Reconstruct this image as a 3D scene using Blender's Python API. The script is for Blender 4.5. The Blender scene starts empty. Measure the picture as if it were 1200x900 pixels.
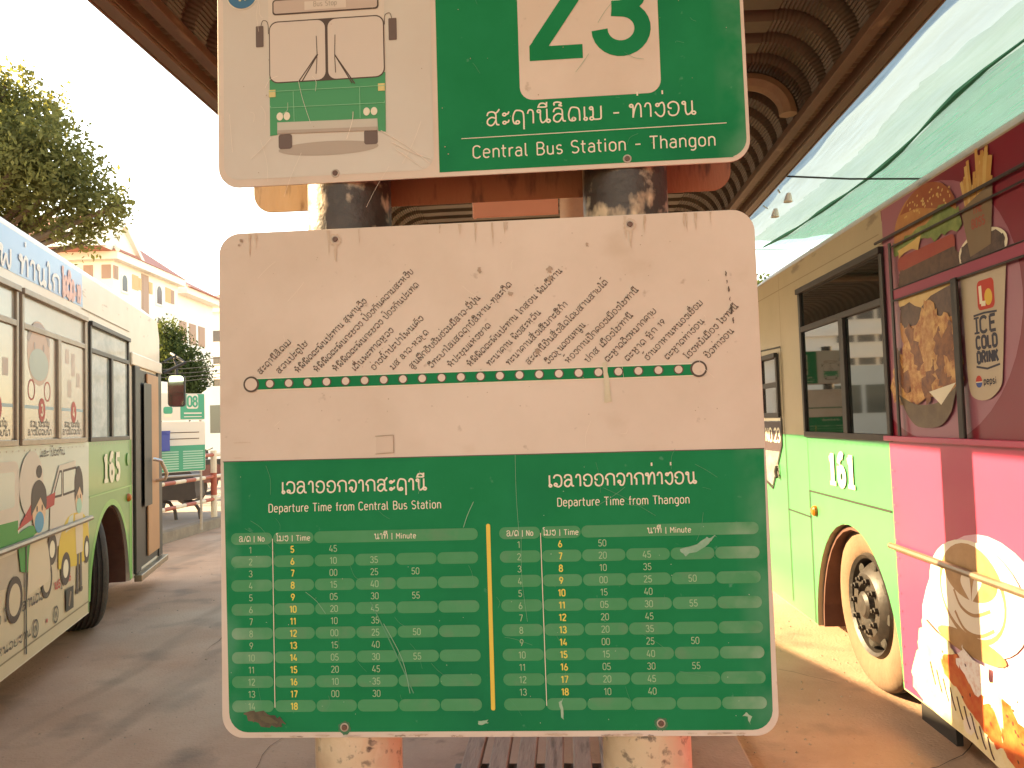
import bpy, bmesh, math, random
import numpy as np
from mathutils import Vector, Matrix
from mathutils.geometry import tessellate_polygon
random.seed(7)
PI = math.pi; R = math.radians
sc = bpy.context.scene; COL = sc.collection
# ------------------------------------------------------------------ camera
EYE = Vector((0, 0, 1.55)); YAW, PITCH, ROLL = .0664, .0494, -.0309; FPX = 920.27
fw = Vector((-math.sin(YAW)*math.cos(PITCH), math.cos(YAW)*math.cos(PITCH), math.sin(PITCH)))
r0 = Vector((math.cos(YAW), math.sin(YAW), 0)); u0 = r0.cross(fw)
cr, sr = math.cos(ROLL), math.sin(ROLL)
cx_, cy_ = cr*r0 + sr*u0, -sr*r0 + cr*u0
cam = bpy.data.cameras.new('camera'); cam.sensor_width = 36; cam.lens = FPX/1200*36; cam.clip_start = .05; cam.clip_end = 3000
camo = bpy.data.objects.new('camera', cam); COL.objects.link(camo)
m3 = Matrix((cx_, cy_, -fw)).transposed(); camo.matrix_world = Matrix.Translation(EYE) @ m3.to_4x4()
sc.camera = camo
# ------------------------------------------------------------------ world, sun, exposure
SUN_AZ, SUN_EL = 72.0, 25.9            # degrees left of +Y, and above the horizon
w = bpy.data.worlds.new('World'); sc.world = w; w.use_nodes = True
nt = w.node_tree; nt.nodes.clear()
sky = nt.nodes.new('ShaderNodeTexSky'); sky.sky_type = 'NISHITA'; sky.sun_disc = False
sky.sun_elevation = R(SUN_EL); sky.sun_rotation = R(-SUN_AZ); sky.dust_density = 1.0; sky.air_density = 1.0; sky.ozone_density = 0.6
bg = nt.nodes.new('ShaderNodeBackground'); bg.inputs[1].default_value = .15
wo = nt.nodes.new('ShaderNodeOutputWorld'); nt.links.new(sky.outputs[0], bg.inputs[0]); nt.links.new(bg.outputs[0], wo.inputs[0])
sl = bpy.data.lights.new('sun', 'SUN'); sl.energy = 4.0; sl.angle = R(.5); sl.color = (1.0, .86, .66)
so = bpy.data.objects.new('sun', sl); COL.objects.link(so)
sd = Vector((-math.sin(R(SUN_AZ))*math.cos(R(SUN_EL)), math.cos(R(SUN_AZ))*math.cos(R(SUN_EL)), math.sin(R(SUN_EL))))
so.rotation_euler = sd.to_track_quat('Z', 'Y').to_euler(); so.location = (-20, 10, 20)
vs = sc.view_settings; vs.view_transform = 'Standard'; vs.look = 'None'; vs.gamma = 1; vs.use_curve_mapping = False
vs.exposure = 2.5
vs.use_white_balance = True; vs.white_balance_temperature = 9600; vs.white_balance_tint = 8
# ------------------------------------------------------------------ materials
MATS = {}
def mat(name, col, rough=.6, c2=None, scale=8.0, amt=.5, bump=0.0, bscale=None, metal=0.0, spec=.5, detail=6.0, stretch=(1, 1, 1), lo=.35, hi=.65, coat=0.0):
    if name in MATS: return MATS[name]
    m = bpy.data.materials.new(name); m.use_nodes = True; n = m.node_tree; b = n.nodes['Principled BSDF']
    b.inputs['Base Color'].default_value = (*col, 1); b.inputs['Roughness'].default_value = rough
    b.inputs['Metallic'].default_value = metal; b.inputs['Specular IOR Level'].default_value = spec
    b.inputs['Coat Weight'].default_value = coat; b.inputs['Coat Roughness'].default_value = .12
    tc = n.nodes.new('ShaderNodeTexCoord'); mp = n.nodes.new('ShaderNodeMapping'); mp.inputs['Scale'].default_value = stretch
    n.links.new(tc.outputs['Object'], mp.inputs[0])
    if c2 is not None:
        nz = n.nodes.new('ShaderNodeTexNoise'); nz.inputs['Scale'].default_value = scale; nz.inputs['Detail'].default_value = detail
        nz.inputs['Roughness'].default_value = .65
        n.links.new(mp.outputs[0], nz.inputs['Vector'])
        rp = n.nodes.new('ShaderNodeMapRange'); rp.inputs['From Min'].default_value = lo; rp.inputs['From Max'].default_value = hi; rp.inputs['To Max'].default_value = amt
        n.links.new(nz.outputs['Fac'], rp.inputs['Value'])
        mx = n.nodes.new('ShaderNodeMix'); mx.data_type = 'RGBA'; mx.inputs['A'].default_value = (*col, 1); mx.inputs['B'].default_value = (*c2, 1)
        n.links.new(rp.outputs[0], mx.inputs['Factor']); n.links.new(mx.outputs['Result'], b.inputs['Base Color'])
    if bump:
        nb = n.nodes.new('ShaderNodeTexNoise'); nb.inputs['Scale'].default_value = bscale or scale; nb.inputs['Detail'].default_value = 8
        n.links.new(mp.outputs[0], nb.inputs['Vector'])
        bp = n.nodes.new('ShaderNodeBump'); bp.inputs['Strength'].default_value = bump; bp.inputs['Distance'].default_value = .01
        n.links.new(nb.outputs['Fac'], bp.inputs['Height']); n.links.new(bp.outputs[0], b.inputs['Normal'])
    MATS[name] = m
    return m
def speck(m, col, scale, lo, hi, amt=1.0, stretch=(1, 1, 1), gate=None):
    """lay a second noise of stains, chips, dirt or painted shade over a material's base colour"""
    n = m.node_tree; b = n.nodes['Principled BSDF']; inp = b.inputs['Base Color']
    tc = n.nodes.new('ShaderNodeTexCoord'); mp = n.nodes.new('ShaderNodeMapping'); mp.inputs['Scale'].default_value = stretch
    n.links.new(tc.outputs['Object'], mp.inputs[0])
    nz = n.nodes.new('ShaderNodeTexNoise'); nz.inputs['Scale'].default_value = scale; nz.inputs['Detail'].default_value = 4; n.links.new(mp.outputs[0], nz.inputs['Vector'])
    rp = n.nodes.new('ShaderNodeMapRange'); rp.inputs['From Min'].default_value = lo; rp.inputs['From Max'].default_value = hi; rp.inputs['To Max'].default_value = amt
    n.links.new(nz.outputs['Fac'], rp.inputs['Value'])
    fac = rp.outputs[0]
    if gate:                                   # (axis, from, to): the second colour lies only along one side of the thing
        sx = n.nodes.new('ShaderNodeSeparateXYZ'); n.links.new(tc.outputs['Object'], sx.inputs[0])
        g = n.nodes.new('ShaderNodeMapRange'); g.inputs['From Min'].default_value = gate[1]; g.inputs['From Max'].default_value = gate[2]
        n.links.new(sx.outputs[gate[0]], g.inputs['Value'])
        mu = n.nodes.new('ShaderNodeMath'); mu.operation = 'MULTIPLY'; n.links.new(fac, mu.inputs[0]); n.links.new(g.outputs[0], mu.inputs[1]); fac = mu.outputs[0]
    mx = n.nodes.new('ShaderNodeMix'); mx.data_type = 'RGBA'; mx.inputs['B'].default_value = (*col, 1)
    if inp.is_linked:
        n.links.new(inp.links[0].from_socket, mx.inputs['A'])
    else: mx.inputs['A'].default_value = inp.default_value
    n.links.new(fac, mx.inputs['Factor']); n.links.new(mx.outputs['Result'], inp)
    return m
def flat(name, col, rough=.55): return mat(name, col, rough)

# ------------------------------------------------------------------ mesh helpers
def tag(o, label=None, cat=None, group=None, kind=None):
    if label: o['label'] = label
    if cat: o['category'] = cat
    if group: o['group'] = group
    if kind: o['kind'] = kind
    return o
def empty(name, loc, rz=0.0, rx=0.0):
    o = bpy.data.objects.new(name, None); COL.objects.link(o); o.location = loc; o.rotation_euler = (rx, 0, rz); o.empty_display_size = .2
    return o
class MB:
    def __init__(s): s.v = []; s.f = []; s.m = []; s.mats = []
    def mi(s, m):
        if m not in s.mats: s.mats.append(m)
        return s.mats.index(m)
    def add(s, vs_, fs, m):
        k = len(s.v); i = s.mi(m); s.v += [tuple(p) for p in vs_]; s.f += [tuple(a+k for a in f) for f in fs]; s.m += [i]*len(fs)
    def box(s, x0, x1, y0, y1, z0, z1, m):
        s.add([(x0,y0,z0),(x1,y0,z0),(x1,y1,z0),(x0,y1,z0),(x0,y0,z1),(x1,y0,z1),(x1,y1,z1),(x0,y1,z1)],
              [(0,3,2,1),(4,5,6,7),(0,1,5,4),(1,2,6,5),(2,3,7,6),(3,0,4,7)], m)
    def prism(s, pts, fn, a, b, m):
        """closed 2-D outline pts carried through fn(u, v, depth) between depths a and b"""
        n = len(pts)
        A = [fn(u, v, a) for u, v in pts]; B = [fn(u, v, b) for u, v in pts]
        tris = tessellate_polygon([[Vector((u, v, 0)) for u, v in pts]])
        fs = [tuple(t) for t in tris] + [tuple(x+n for x in reversed(t)) for t in tris] + [(i, (i+1) % n, (i+1) % n+n, i+n) for i in range(n)]
        s.add(A+B, fs, m)
    def tube(s, pts, r, m, seg=10, cap=True):
        pts = [Vector(p) for p in pts]; n = len(pts); rs = r if isinstance(r, (list, tuple)) else [r]*n
        vs_ = []; prev = None
        for i, p in enumerate(pts):
            t = (pts[min(i+1, n-1)] - pts[max(i-1, 0)]).normalized()
            a = prev if prev is not None else (Vector((0,0,1)) if abs(t.z) < .9 else Vector((1,0,0)))
            x = (a - t*a.dot(t)).normalized(); y = t.cross(x); prev = x
            vs_ += [p + rs[i]*(x*math.cos(2*PI*k/seg) + y*math.sin(2*PI*k/seg)) for k in range(seg)]
        fs = [(i*seg+k, i*seg+(k+1) % seg, (i+1)*seg+(k+1) % seg, (i+1)*seg+k) for i in range(n-1) for k in range(seg)]
        if cap: fs += [tuple(range(seg-1, -1, -1)), tuple(range((n-1)*seg, n*seg))]
        s.add(vs_, fs, m)
    def lathe(s, prof, fn, m, seg=40, closed=False):
        """prof: list of (radius, along-axis); fn(a, b, along) places it"""
        n = len(prof); vs_ = []
        for k in range(seg):
            c, q = math.cos(2*PI*k/seg), math.sin(2*PI*k/seg)
            vs_ += [fn(rr*c, rr*q, t) for rr, t in prof]
        fs = []
        for k in range(seg):
            k2 = (k+1) % seg
            for i in range(n if closed else n-1):
                j = (i+1) % n
                fs.append((k*n+i, k*n+j, k2*n+j, k2*n+i))
        s.add(vs_, fs, m)
    def build(s, name, parent=None, smooth=False, bevel=0.0, angle=35, fix=True):
        me = bpy.data.meshes.new(name); me.from_pydata(s.v, [], s.f)
        for m in s.mats: me.materials.append(m)
        me.polygons.foreach_set('material_index', s.m); me.update()
        if fix:
            bm = bmesh.new(); bm.from_mesh(me); bmesh.ops.recalc_face_normals(bm, faces=bm.faces); bm.to_mesh(me); bm.free()
        if smooth:
            me.polygons.foreach_set('use_smooth', [True]*len(me.polygons)); me.set_sharp_from_angle(angle=R(angle))
        o = bpy.data.objects.new(name, me); COL.objects.link(o)
        if parent: o.parent = parent
        if bevel:
            b = o.modifiers.new('bevel', 'BEVEL'); b.width = bevel; b.segments = 2; b.limit_method = 'ANGLE'
        return o
def rrect(u0, u1, v0, v1, r, n=6):
    out = []
    for cx, cy, a in ((u1-r, v1-r, 0), (u0+r, v1-r, 90), (u0+r, v0+r, 180), (u1-r, v0+r, 270)):
        out += [(cx + r*math.cos(R(a+90*k/n)), cy + r*math.sin(R(a+90*k/n))) for k in range(n+1)]
    return out
def arc(cx, cy, rx, ry, a0, a1, n=10): return [(cx+rx*math.cos(R(a0+(a1-a0)*k/n)), cy+ry*math.sin(R(a0+(a1-a0)*k/n))) for k in range(n+1)]
def ell(cx, cy, rx, ry, n=28, rot=0):
    c, s_ = math.cos(R(rot)), math.sin(R(rot)); out = []
    for k in range(n):
        a = 2*PI*k/n; x, y = rx*math.cos(a), ry*math.sin(a); out.append((cx+x*c-y*s_, cy+x*s_+y*c))
    return out
def spline(pts, n=5):
    if len(pts) < 3: return list(pts)
    P_ = [pts[0]] + list(pts) + [pts[-1]]; out = []
    for i in range(1, len(P_)-2):
        p0, p1, p2, p3 = P_[i-1:i+3]
        for k in range(n):
            t = k/n
            out.append(tuple(.5*((2*b)+(-a+c)*t+(2*a-5*b+4*c-d)*t*t+(-a+3*b-3*c+d)*t**3) for a, b, c, d in zip(p0, p1, p2, p3)))
    out.append(tuple(pts[-1])); return out
def wob(pts, amp, n=3, seed=1):
    rn = random.Random(seed); out = []
    for i, p in enumerate(pts):
        q = pts[(i+1) % len(pts)]
        for k in range(n):
            t = k/n; out.append((p[0]+(q[0]-p[0])*t+rn.uniform(-amp, amp), p[1]+(q[1]-p[1])*t+rn.uniform(-amp, amp)))
    return out

# ------------------------------------------------------------------ stroke lettering
LATIN = {
'0': (.56, [arc(.27,.74,.23,.24,0,180)+arc(.27,.26,.23,.24,180,360)+[(.5,.74)]]), '1': (.42, [[(.04,.78),(.27,.98),(.27,0)]]),
'2': (.56, [arc(.27,.74,.23,.24,165,-35)+[(.04,.03),(.53,.03)]]), '3': (.56, [arc(.26,.75,.21,.23,160,-90),arc(.26,.27,.25,.25,90,-165)]),
'4': (.58, [[(.3,1),(.03,.26),(.55,.26)],[(.42,.5),(.42,0)]]), '5': (.56, [[(.48,.97),(.1,.97),(.08,.52)]+arc(.26,.3,.24,.28,130,-155)]),
'6': (.56, [arc(.27,.29,.23,.27,0,360,18),[(.34,1),(.07,.42)]]), '7': (.54, [[(.03,.97),(.5,.97),(.2,0)]]),
'8': (.56, [arc(.27,.75,.2,.22,0,360,16),arc(.27,.27,.24,.26,0,360,16)]), '9': (.56, [arc(.27,.7,.23,.27,0,360,18),[(.2,0),(.47,.58)]]),
'C': (.6, [arc(.3,.72,.25,.26,25,180)+arc(.3,.28,.25,.26,180,335)]), 'B': (.6, [[(.08,0),(.08,.98),(.3,.98)]+arc(.32,.75,.2,.23,90,-90)+[(.08,.52)],[(.3,.52)]+arc(.32,.27,.23,.25,90,-90)+[(.08,.02)]]),
'S': (.58, [arc(.28,.74,.23,.24,35,250)+arc(.28,.26,.24,.24,75,-145)]), 'T': (.56, [[(.0,.97),(.54,.97)],[(.27,.97),(.27,0)]]),
'D': (.62, [[(.08,0),(.08,.98),(.28,.98)]+arc(.3,.72,.25,.26,90,0)+arc(.3,.28,.25,.26,0,-90)+[(.08,.02)]]),
'N': (.66, [[(.08,0),(.08,1),(.56,0),(.56,1)]]), 'M': (.76, [[(.08,0),(.08,1),(.37,.4),(.66,1),(.66,0)]]), 'I': (.26, [[(.13,0),(.13,1)]]),
'E': (.54, [[(.48,.97),(.08,.97),(.08,.03),(.48,.03)],[(.08,.52),(.42,.52)]]), 'L': (.5, [[(.08,1),(.08,.03),(.47,.03)]]),
'O': (.62, [arc(.31,.73,.25,.25,0,180)+arc(.31,.27,.25,.25,180,360)+[(.56,.73)]]), 'R': (.6, [[(.08,0),(.08,.98),(.3,.98)]+arc(.32,.74,.22,.24,90,-90)+[(.08,.5)],[(.3,.5),(.56,0)]]),
'K': (.6, [[(.08,0),(.08,1)],[(.52,1),(.1,.45)],[(.24,.62),(.56,0)]]), 'H': (.62, [[(.08,0),(.08,1)],[(.54,0),(.54,1)],[(.08,.52),(.54,.52)]]),
'e': (.54, [[(.06,.38),(.47,.38)]+arc(.265,.45,.21,.25,0,180)+arc(.265,.25,.21,.23,180,320)]), 'n': (.54, [[(.08,0),(.08,.7)],[(.08,.5)]+arc(.275,.48,.19,.22,160,0)+[(.465,0)]]),
't': (.36, [[(.13,.95),(.13,.2)]+arc(.26,.17,.13,.15,180,280),[(.0,.68),(.32,.68)]]), 'r': (.36, [[(.08,0),(.08,.7)],[(.08,.48)]+arc(.27,.47,.18,.22,165,65)]),
'a': (.52, [arc(.25,.49,.19,.21,150,0)+[(.44,0)],[(.44,.42),(.24,.42)]+arc(.22,.22,.17,.2,90,270)+[(.3,.02),(.44,.12)]]), 'l': (.28, [[(.1,1),(.1,.16)]+arc(.22,.15,.12,.13,180,270)]),
'u': (.54, [[(.08,.7),(.08,.22)]+arc(.265,.22,.185,.2,180,360)+[(.455,.7)],[(.455,.3),(.455,0)]]), 's': (.48, [arc(.24,.52,.17,.18,35,250)+arc(.24,.19,.18,.17,75,-150)]),
'i': (.22, [[(.1,0),(.1,.7)],[(.1,.87),(.1,.99)]]), 'o': (.54, [arc(.27,.47,.21,.23,0,180)+arc(.27,.24,.21,.22,180,360)+[(.48,.47)]]),
'h': (.54, [[(.08,0),(.08,1)],[(.08,.5)]+arc(.275,.48,.19,.22,160,0)+[(.465,0)]]), 'g': (.54, [arc(.27,.47,.2,.23,0,180)+arc(.27,.24,.2,.22,180,360)+[(.47,.47)],[(.47,.7),(.47,-.02)]+arc(.28,-.05,.19,.2,0,-130)]),
'p': (.54, [arc(.27,.47,.2,.23,0,180)+arc(.27,.24,.2,.22,180,360)+[(.47,.47)],[(.07,.7),(.07,-.27)]]), 'm': (.8, [[(.08,0),(.08,.7)],[(.08,.5)]+arc(.245,.48,.16,.22,160,0)+[(.405,0)],[(.405,.5)]+arc(.565,.48,.16,.22,160,0)+[(.725,0)]]),
'f': (.34, [[(.13,0),(.13,.8)]+arc(.26,.82,.13,.16,180,95),[(.0,.66),(.3,.66)]]), '-': (.5, [[(.08,.42),(.42,.42)]]), '|': (.3, [[(.15,-.15),(.15,1.05)]]), '.': (.24, [[(.1,0),(.1,.12)]]), '/': (.4, [[(.02,-.05),(.36,1.05)]]), ' ': (.34, []),
}
def _o(cx, cy, r=.1): return arc(cx, cy, r, r, 0, 360, 9)
def _s(*p): return spline(p, 4)
LAO = {
'ກ': (.78, [_s((.17,0),(.17,.5),(.03,.62),(.15,.9),(.42,1),(.66,.86),(.7,.55),(.7,0))]),
'ຂ': (.8, [_o(.17,.84), _s((.27,.88),(.32,.66),(.15,.42),(.14,.1),(.4,0),(.66,.1),(.72,.5),(.68,.9),(.52,1))]),
'ຄ': (.8, [_s((.1,0),(.06,.55),(.2,.95),(.42,1),(.66,.88),(.72,.5),(.72,0)), _o(.36,.36,.11), _s((.1,0),(.16,.24),(.26,.33))]),
'ງ': (.66, [_o(.2,.82), _s((.3,.88),(.5,.98),(.6,.7),(.58,.2),(.4,-.02),(.2,.1),(.04,.34))]),
'ຈ': (.7, [_s((.04,.7),(.14,.95),(.38,1),(.6,.8),(.62,.35),(.48,.02),(.3,.04),(.26,.2)), _o(.22,.3,.1)]),
'ຊ': (.86, [_o(.17,.84), _s((.27,.88),(.32,.66),(.15,.42),(.14,.1),(.4,0),(.64,.1),(.7,.4),(.62,.66),(.74,.78),(.82,1.02)), _s((.5,.85),(.62,.66))]),
'ຍ': (.8, [_s((.1,1),(.08,.68),(.3,.54),(.1,.42),(.06,.15),(.3,0),(.6,.05),(.72,.3),(.72,1))]),
'ດ': (.8, [_s((.32,.02),(.12,.1),(.06,.5),(.2,.95),(.42,1),(.66,.88),(.72,.5),(.72,0)), _o(.36,.14,.11)]),
'ຕ': (.8, [_s((.32,.02),(.12,.1),(.06,.5),(.16,.95),(.3,.98),(.4,.84),(.5,.98),(.66,.9),(.72,.5),(.72,0)), _o(.36,.14,.11)]),
'ຖ': (.82, [_s((.32,.02),(.12,.1),(.06,.5),(.2,.95),(.42,1),(.66,.88),(.72,.5),(.72,-.4)), _o(.34,.14,.11)]),
'ທ': (.8, [_o(.13,.86), _s((.23,.88),(.24,.5),(.22,0)), _s((.22,.1),(.36,.7),(.52,1),(.66,.9),(.7,.6),(.7,0))]),
'ນ': (.84, [_o(.13,.86), _s((.23,.88),(.22,.3),(.32,.02),(.5,.1),(.62,.3)), _s((.62,1),(.62,.2)), _o(.7,.12,.11)]),
'ບ': (.8, [_o(.13,.86), _s((.23,.88),(.2,.3),(.3,0),(.58,0),(.7,.25),(.7,1))]),
'ປ': (.8, [_o(.13,.86), _s((.23,.88),(.2,.3),(.3,0),(.58,0),(.7,.25),(.7,1.5))]),
'ພ': (.95, [_o(.13,.86), _s((.23,.88),(.18,.3),(.24,0),(.36,.2),(.5,.62),(.62,.2),(.74,0),(.84,.3),(.84,1))]),
'ຝ': (.95, [_o(.22,.62), _s((.12,1),(.08,.4),(.2,0),(.36,.2),(.5,.62),(.62,.2),(.74,0),(.84,.3),(.84,1.4))]),
'ມ': (.84, [_o(.13,.86), _s((.23,.88),(.24,.5),(.22,.2)), _o(.15,.12,.11), _s((.24,.06),(.5,.04),(.7,.1),(.72,.5),(.72,1))]),
'ຢ': (.8, [_s((.1,1),(.08,.68),(.3,.54),(.1,.42),(.06,.15),(.3,0),(.6,.05),(.72,.3),(.72,1.45))]),
'ລ': (.84, [_s((.08,.72),(.16,.95),(.4,1),(.6,.85),(.62,.4),(.66,.08),(.82,.04)), _s((.62,.5),(.36,.6),(.12,.42),(.1,.14),(.3,0),(.48,.12),(.62,.4))]),
'ສ': (.9, [_s((.08,.72),(.16,.95),(.4,1),(.6,.85),(.62,.4),(.66,.08),(.82,.04)), _s((.62,.5),(.36,.6),(.12,.42),(.1,.14),(.3,0),(.48,.12),(.62,.4)), _s((.52,.86),(.7,.96),(.84,1.18))]),
'ວ': (.74, [_s((.06,.72),(.16,.95),(.4,1),(.62,.85),(.68,.5),(.62,.12),(.4,0),(.24,.06)), _o(.2,.18,.11)]),
'ຫ': (.9, [_o(.13,.86), _s((.23,.88),(.24,.5),(.22,0)), _s((.22,.1),(.34,.46),(.54,.54),(.66,.34),(.7,0)), _s((.5,.54),(.7,.7),(.7,.92),(.56,.98),(.5,.84))]),
'ອ': (.78, [_s((.28,.52),(.1,.58),(.1,.84),(.36,1),(.62,.86),(.7,.5),(.6,.12),(.36,0),(.14,.1),(.08,.36))]),
'ຮ': (.8, [_s((.28,.52),(.1,.58),(.1,.84),(.36,.98),(.56,.8),(.7,.45),(.6,.1),(.36,0),(.14,.1),(.08,.36)), _s((.4,.97),(.64,1.0),(.76,1.2))]),
'ະ': (.5, [_o(.14,.76,.1), _s((.24,.78),(.36,.8),(.42,.96)), _o(.14,.16,.1), _s((.24,.18),(.36,.2),(.42,.36))]),
'າ': (.5, [_s((.04,.72),(.12,.96),(.28,.98),(.38,.78),(.38,0))]), 'ເ': (.3, [[(.12,1),(.12,.2)], _o(.18,.11,.1)]),
'ແ': (.58, [[(.12,1),(.12,.2)], _o(.18,.11,.1), [(.4,1),(.4,.2)], _o(.46,.11,.1)]),
'ໂ': (.4, [_s((.34,1.4),(.1,1.44),(.06,1.25),(.2,1.12),(.2,.6),(.2,.2)), _o(.26,.11,.1)]),
'ໄ': (.4, [_s((.02,1.2),(.08,1.45),(.2,1.3),(.2,.6),(.2,.2)), _o(.26,.11,.1)]), 'ໃ': (.42, [_o(.1,1.36,.1), _s((.2,1.4),(.26,1.1),(.2,.6),(.2,.2)), _o(.26,.11,.1)]),
'ຽ': (.62, [_s((.1,1),(.08,.7),(.34,.55),(.12,.4),(.1,0),(.24,-.3),(.5,-.34))]),
' ': (.34, []), '-': LATIN['-'],
}
MARK = {'ັ': [_s((.2,1.22),(.28,1.36),(.44,1.3),(.62,1.46))], 'ິ': [_s((.1,1.16),(.22,1.4),(.48,1.4),(.6,1.16),(.1,1.16))],
'ີ': [_s((.1,1.16),(.22,1.4),(.48,1.4),(.6,1.16),(.1,1.16)), [(.6,1.16),(.62,1.5)]], 'ຶ': [_s((.1,1.16),(.22,1.4),(.48,1.4),(.6,1.16),(.1,1.16)), _o(.62,1.42,.08)],
'ື': [_s((.1,1.16),(.22,1.4),(.48,1.4),(.6,1.16),(.1,1.16)), [(.48,1.3),(.48,1.54)], [(.62,1.16),(.64,1.54)]], 'ົ': [_s((.14,1.2),(.14,1.4),(.38,1.44),(.58,1.34),(.4,1.2),(.62,1.16))],
'ໍ': [_o(.38,1.3,.12)], 'ຳ': [_o(.28,1.3,.12)], 'ຸ': [_s((.5,-.14),(.58,-.24),(.6,-.46))], 'ູ': [_s((.36,-.14),(.36,-.38),(.5,-.46),(.66,-.38),(.66,-.12))],
'ຼ': [_s((.14,-.14),(.3,-.34),(.6,-.2),(.64,-.42))], '່': [[(.52,1.58),(.52,1.86)]], '້': [_s((.3,1.6),(.36,1.82),(.48,1.7),(.66,1.88))]}
def layout(text):
    """-> list of strokes in cap-height units, and the run's width"""
    text = text.replace('ໜ', 'ຫນ').replace('ໝ', 'ຫມ'); x = 0.0; out = []; last = 0.0
    for ch in text:
        if ch in MARK:
            for st in MARK[ch]: out.append([(last+a, b) for a, b in st])
            if ch == 'ຳ':
                wd, ss = LAO['າ']; out += [[(x+a, b) for a, b in st] for st in ss]; last = x; x += wd+.1
            continue
        wd, ss = LAO.get(ch) if ch in LAO and ch not in ' -' else LATIN.get(ch, (.4, []))
        out += [[(x+a, b) for a, b in st] for st in ss]; last = x; x += wd+.1
    return out, max(0.0, x-.1)
class Print:
    """thin print on a surface: polygons and strokes in surface units, carried to 3-D by fn(u, v, height)"""
    def __init__(s, fn, base=0.0, step=.0004): s.fn = fn; s.b = base; s.st = step; s.mb = MB(); s.k = 0
    def poly(s, pts, m, layer=1):
        s.k += 1; h = s.b + layer*s.st + (s.k % 7)*s.st*.09
        tris = tessellate_polygon([[Vector((u, v, 0)) for u, v in pts]])
        s.mb.add([s.fn(u, v, h) for u, v in pts], [tuple(t) for t in tris], m)
    def stroke(s, pts, wd, m, layer=2, ends=True):
        q = [pts[0]]
        for p in pts[1:]:
            if (p[0]-q[-1][0])**2+(p[1]-q[-1][1])**2 > (wd*.12)**2: q.append(p)
        n = len(q)
        if n < 2: return
        for i in range(1, n-1):
            a, b, c = q[i-1], q[i], q[i+1]; d1 = (b[0]-a[0], b[1]-a[1]); d2 = (c[0]-b[0], c[1]-b[1])
            if d1[0]*d2[0]+d1[1]*d2[1] < .25*math.hypot(*d1)*math.hypot(*d2):
                s.stroke(q[:i+1], wd, m, layer); s.stroke(q[i:], wd, m, layer); return
        closed = (q[0][0]-q[-1][0])**2+(q[0][1]-q[-1][1])**2 < (wd*.5)**2 and n > 4
        s.k += 1; h = s.b + layer*s.st + (s.k % 7)*s.st*.09; L = []; Rr = []
        for i in range(n):
            a = q[i-1] if i else (q[-2] if closed else q[0]); b = q[i+1] if i < n-1 else (q[1] if closed else q[-1])
            d1 = (q[i][0]-a[0], q[i][1]-a[1]); d2 = (b[0]-q[i][0], b[1]-q[i][1])
            if d1 == (0, 0): d1 = d2
            if d2 == (0, 0): d2 = d1
            l1 = math.hypot(*d1) or 1; l2 = math.hypot(*d2) or 1
            n1 = (-d1[1]/l1, d1[0]/l1); n2 = (-d2[1]/l2, d2[0]/l2); nx, ny = n1[0]+n2[0], n1[1]+n2[1]; ll = math.hypot(nx, ny)
            if ll < .2: nx, ny, ll = n1[0], n1[1], 1
            nx /= ll; ny /= ll; k = min(1.8, 1/max(.4, nx*n1[0]+ny*n1[1]))
            L.append((q[i][0]+nx*k*wd/2, q[i][1]+ny*k*wd/2)); Rr.append((q[i][0]-nx*k*wd/2, q[i][1]-ny*k*wd/2))
        s.mb.add([s.fn(u, v, h) for u, v in L+Rr], [(i, i+1, n+i+1, n+i) for i in range(n-1)], m)
    def text(s, t, u, v, h, m, wd=None, align='l', ang=0.0, width=None, layer=2, sx=1.0):
        st, W_ = layout(t); wd = wd or h*.11
        if width: sx = width/(W_*h)
        off = {'l': 0, 'c': -W_*sx*h/2, 'r': -W_*sx*h}[align]; c, q = math.cos(R(ang)), math.sin(R(ang))
        for p in st:
            s.stroke([(u+(off+a*h*sx)*c-b*h*q, v+(off+a*h*sx)*q+b*h*c) for a, b in p], wd, m, layer)
    def build(s, name, parent): return s.mb.build(name, parent, fix=False)
SLAB = {'1': (.42, [([(.2,0),(.2,1)],.2), ([(.04,.04),(.38,.04)],.09), ([(.2,.9),(.04,.8)],.13)]),
'6': (.5, [(arc(.24,.3,.15,.24,0,360,18),.17), (arc(.26,.6,.17,.36,165,60,8),.17), ([(.09,.3),(.09,.62)],.17)]),
'5': (.5, [([(.12,.5),(.12,.94)],.12), ([(.08,.93),(.42,.93)],.13), (arc(.22,.3,.17,.25,120,-140,12),.17)])}
def slab(pr, t, u, v, h, m, sx=1.0):
    for ch in t:
        wd, ss = SLAB[ch]
        for p, wt in ss: pr.stroke([(u+a*h*sx, v+b*h) for a, b in p], wt*h*sx, m, 3)
        u += (wd+.05)*h*sx

# ================================================================== SETTING: ground, platforms
asphalt = mat('dusty_concrete', (.4,.235,.15), .85, (.52,.33,.225), 1.3, .8, .5, 60)
speck(asphalt, (.13,.095,.07), 2.3, .55, .75, .7); speck(asphalt, (.45,.37,.28), .55, .52, .7, .55)
speck(asphalt, (.08,.06,.05), 40, .66, .74, .6)
speck(asphalt, (.16,.11,.075), .9, .56, .66, .55, stretch=(1.6,.18,1)); speck(asphalt, (.5,.4,.29), 120, .6, .72, .35)
mb = MB(); mb.add([(-600,-600,0),(600,-600,0),(600,900,0),(-600,900,0)], [(0,1,2,3)], asphalt)
tag(mb.build('road'), kind='structure')
concrete = mat('platform_concrete', (.36,.25,.19), .85, (.26,.17,.13), 3, .8, .4, 70); speck(concrete, (.12,.08,.06), 9, .6, .75, .7)
mb = MB(); mb.box(-.93, .72, -3, 24, -.05, .12, concrete)
tag(mb.build('platform', bevel=.012), kind='structure')
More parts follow.
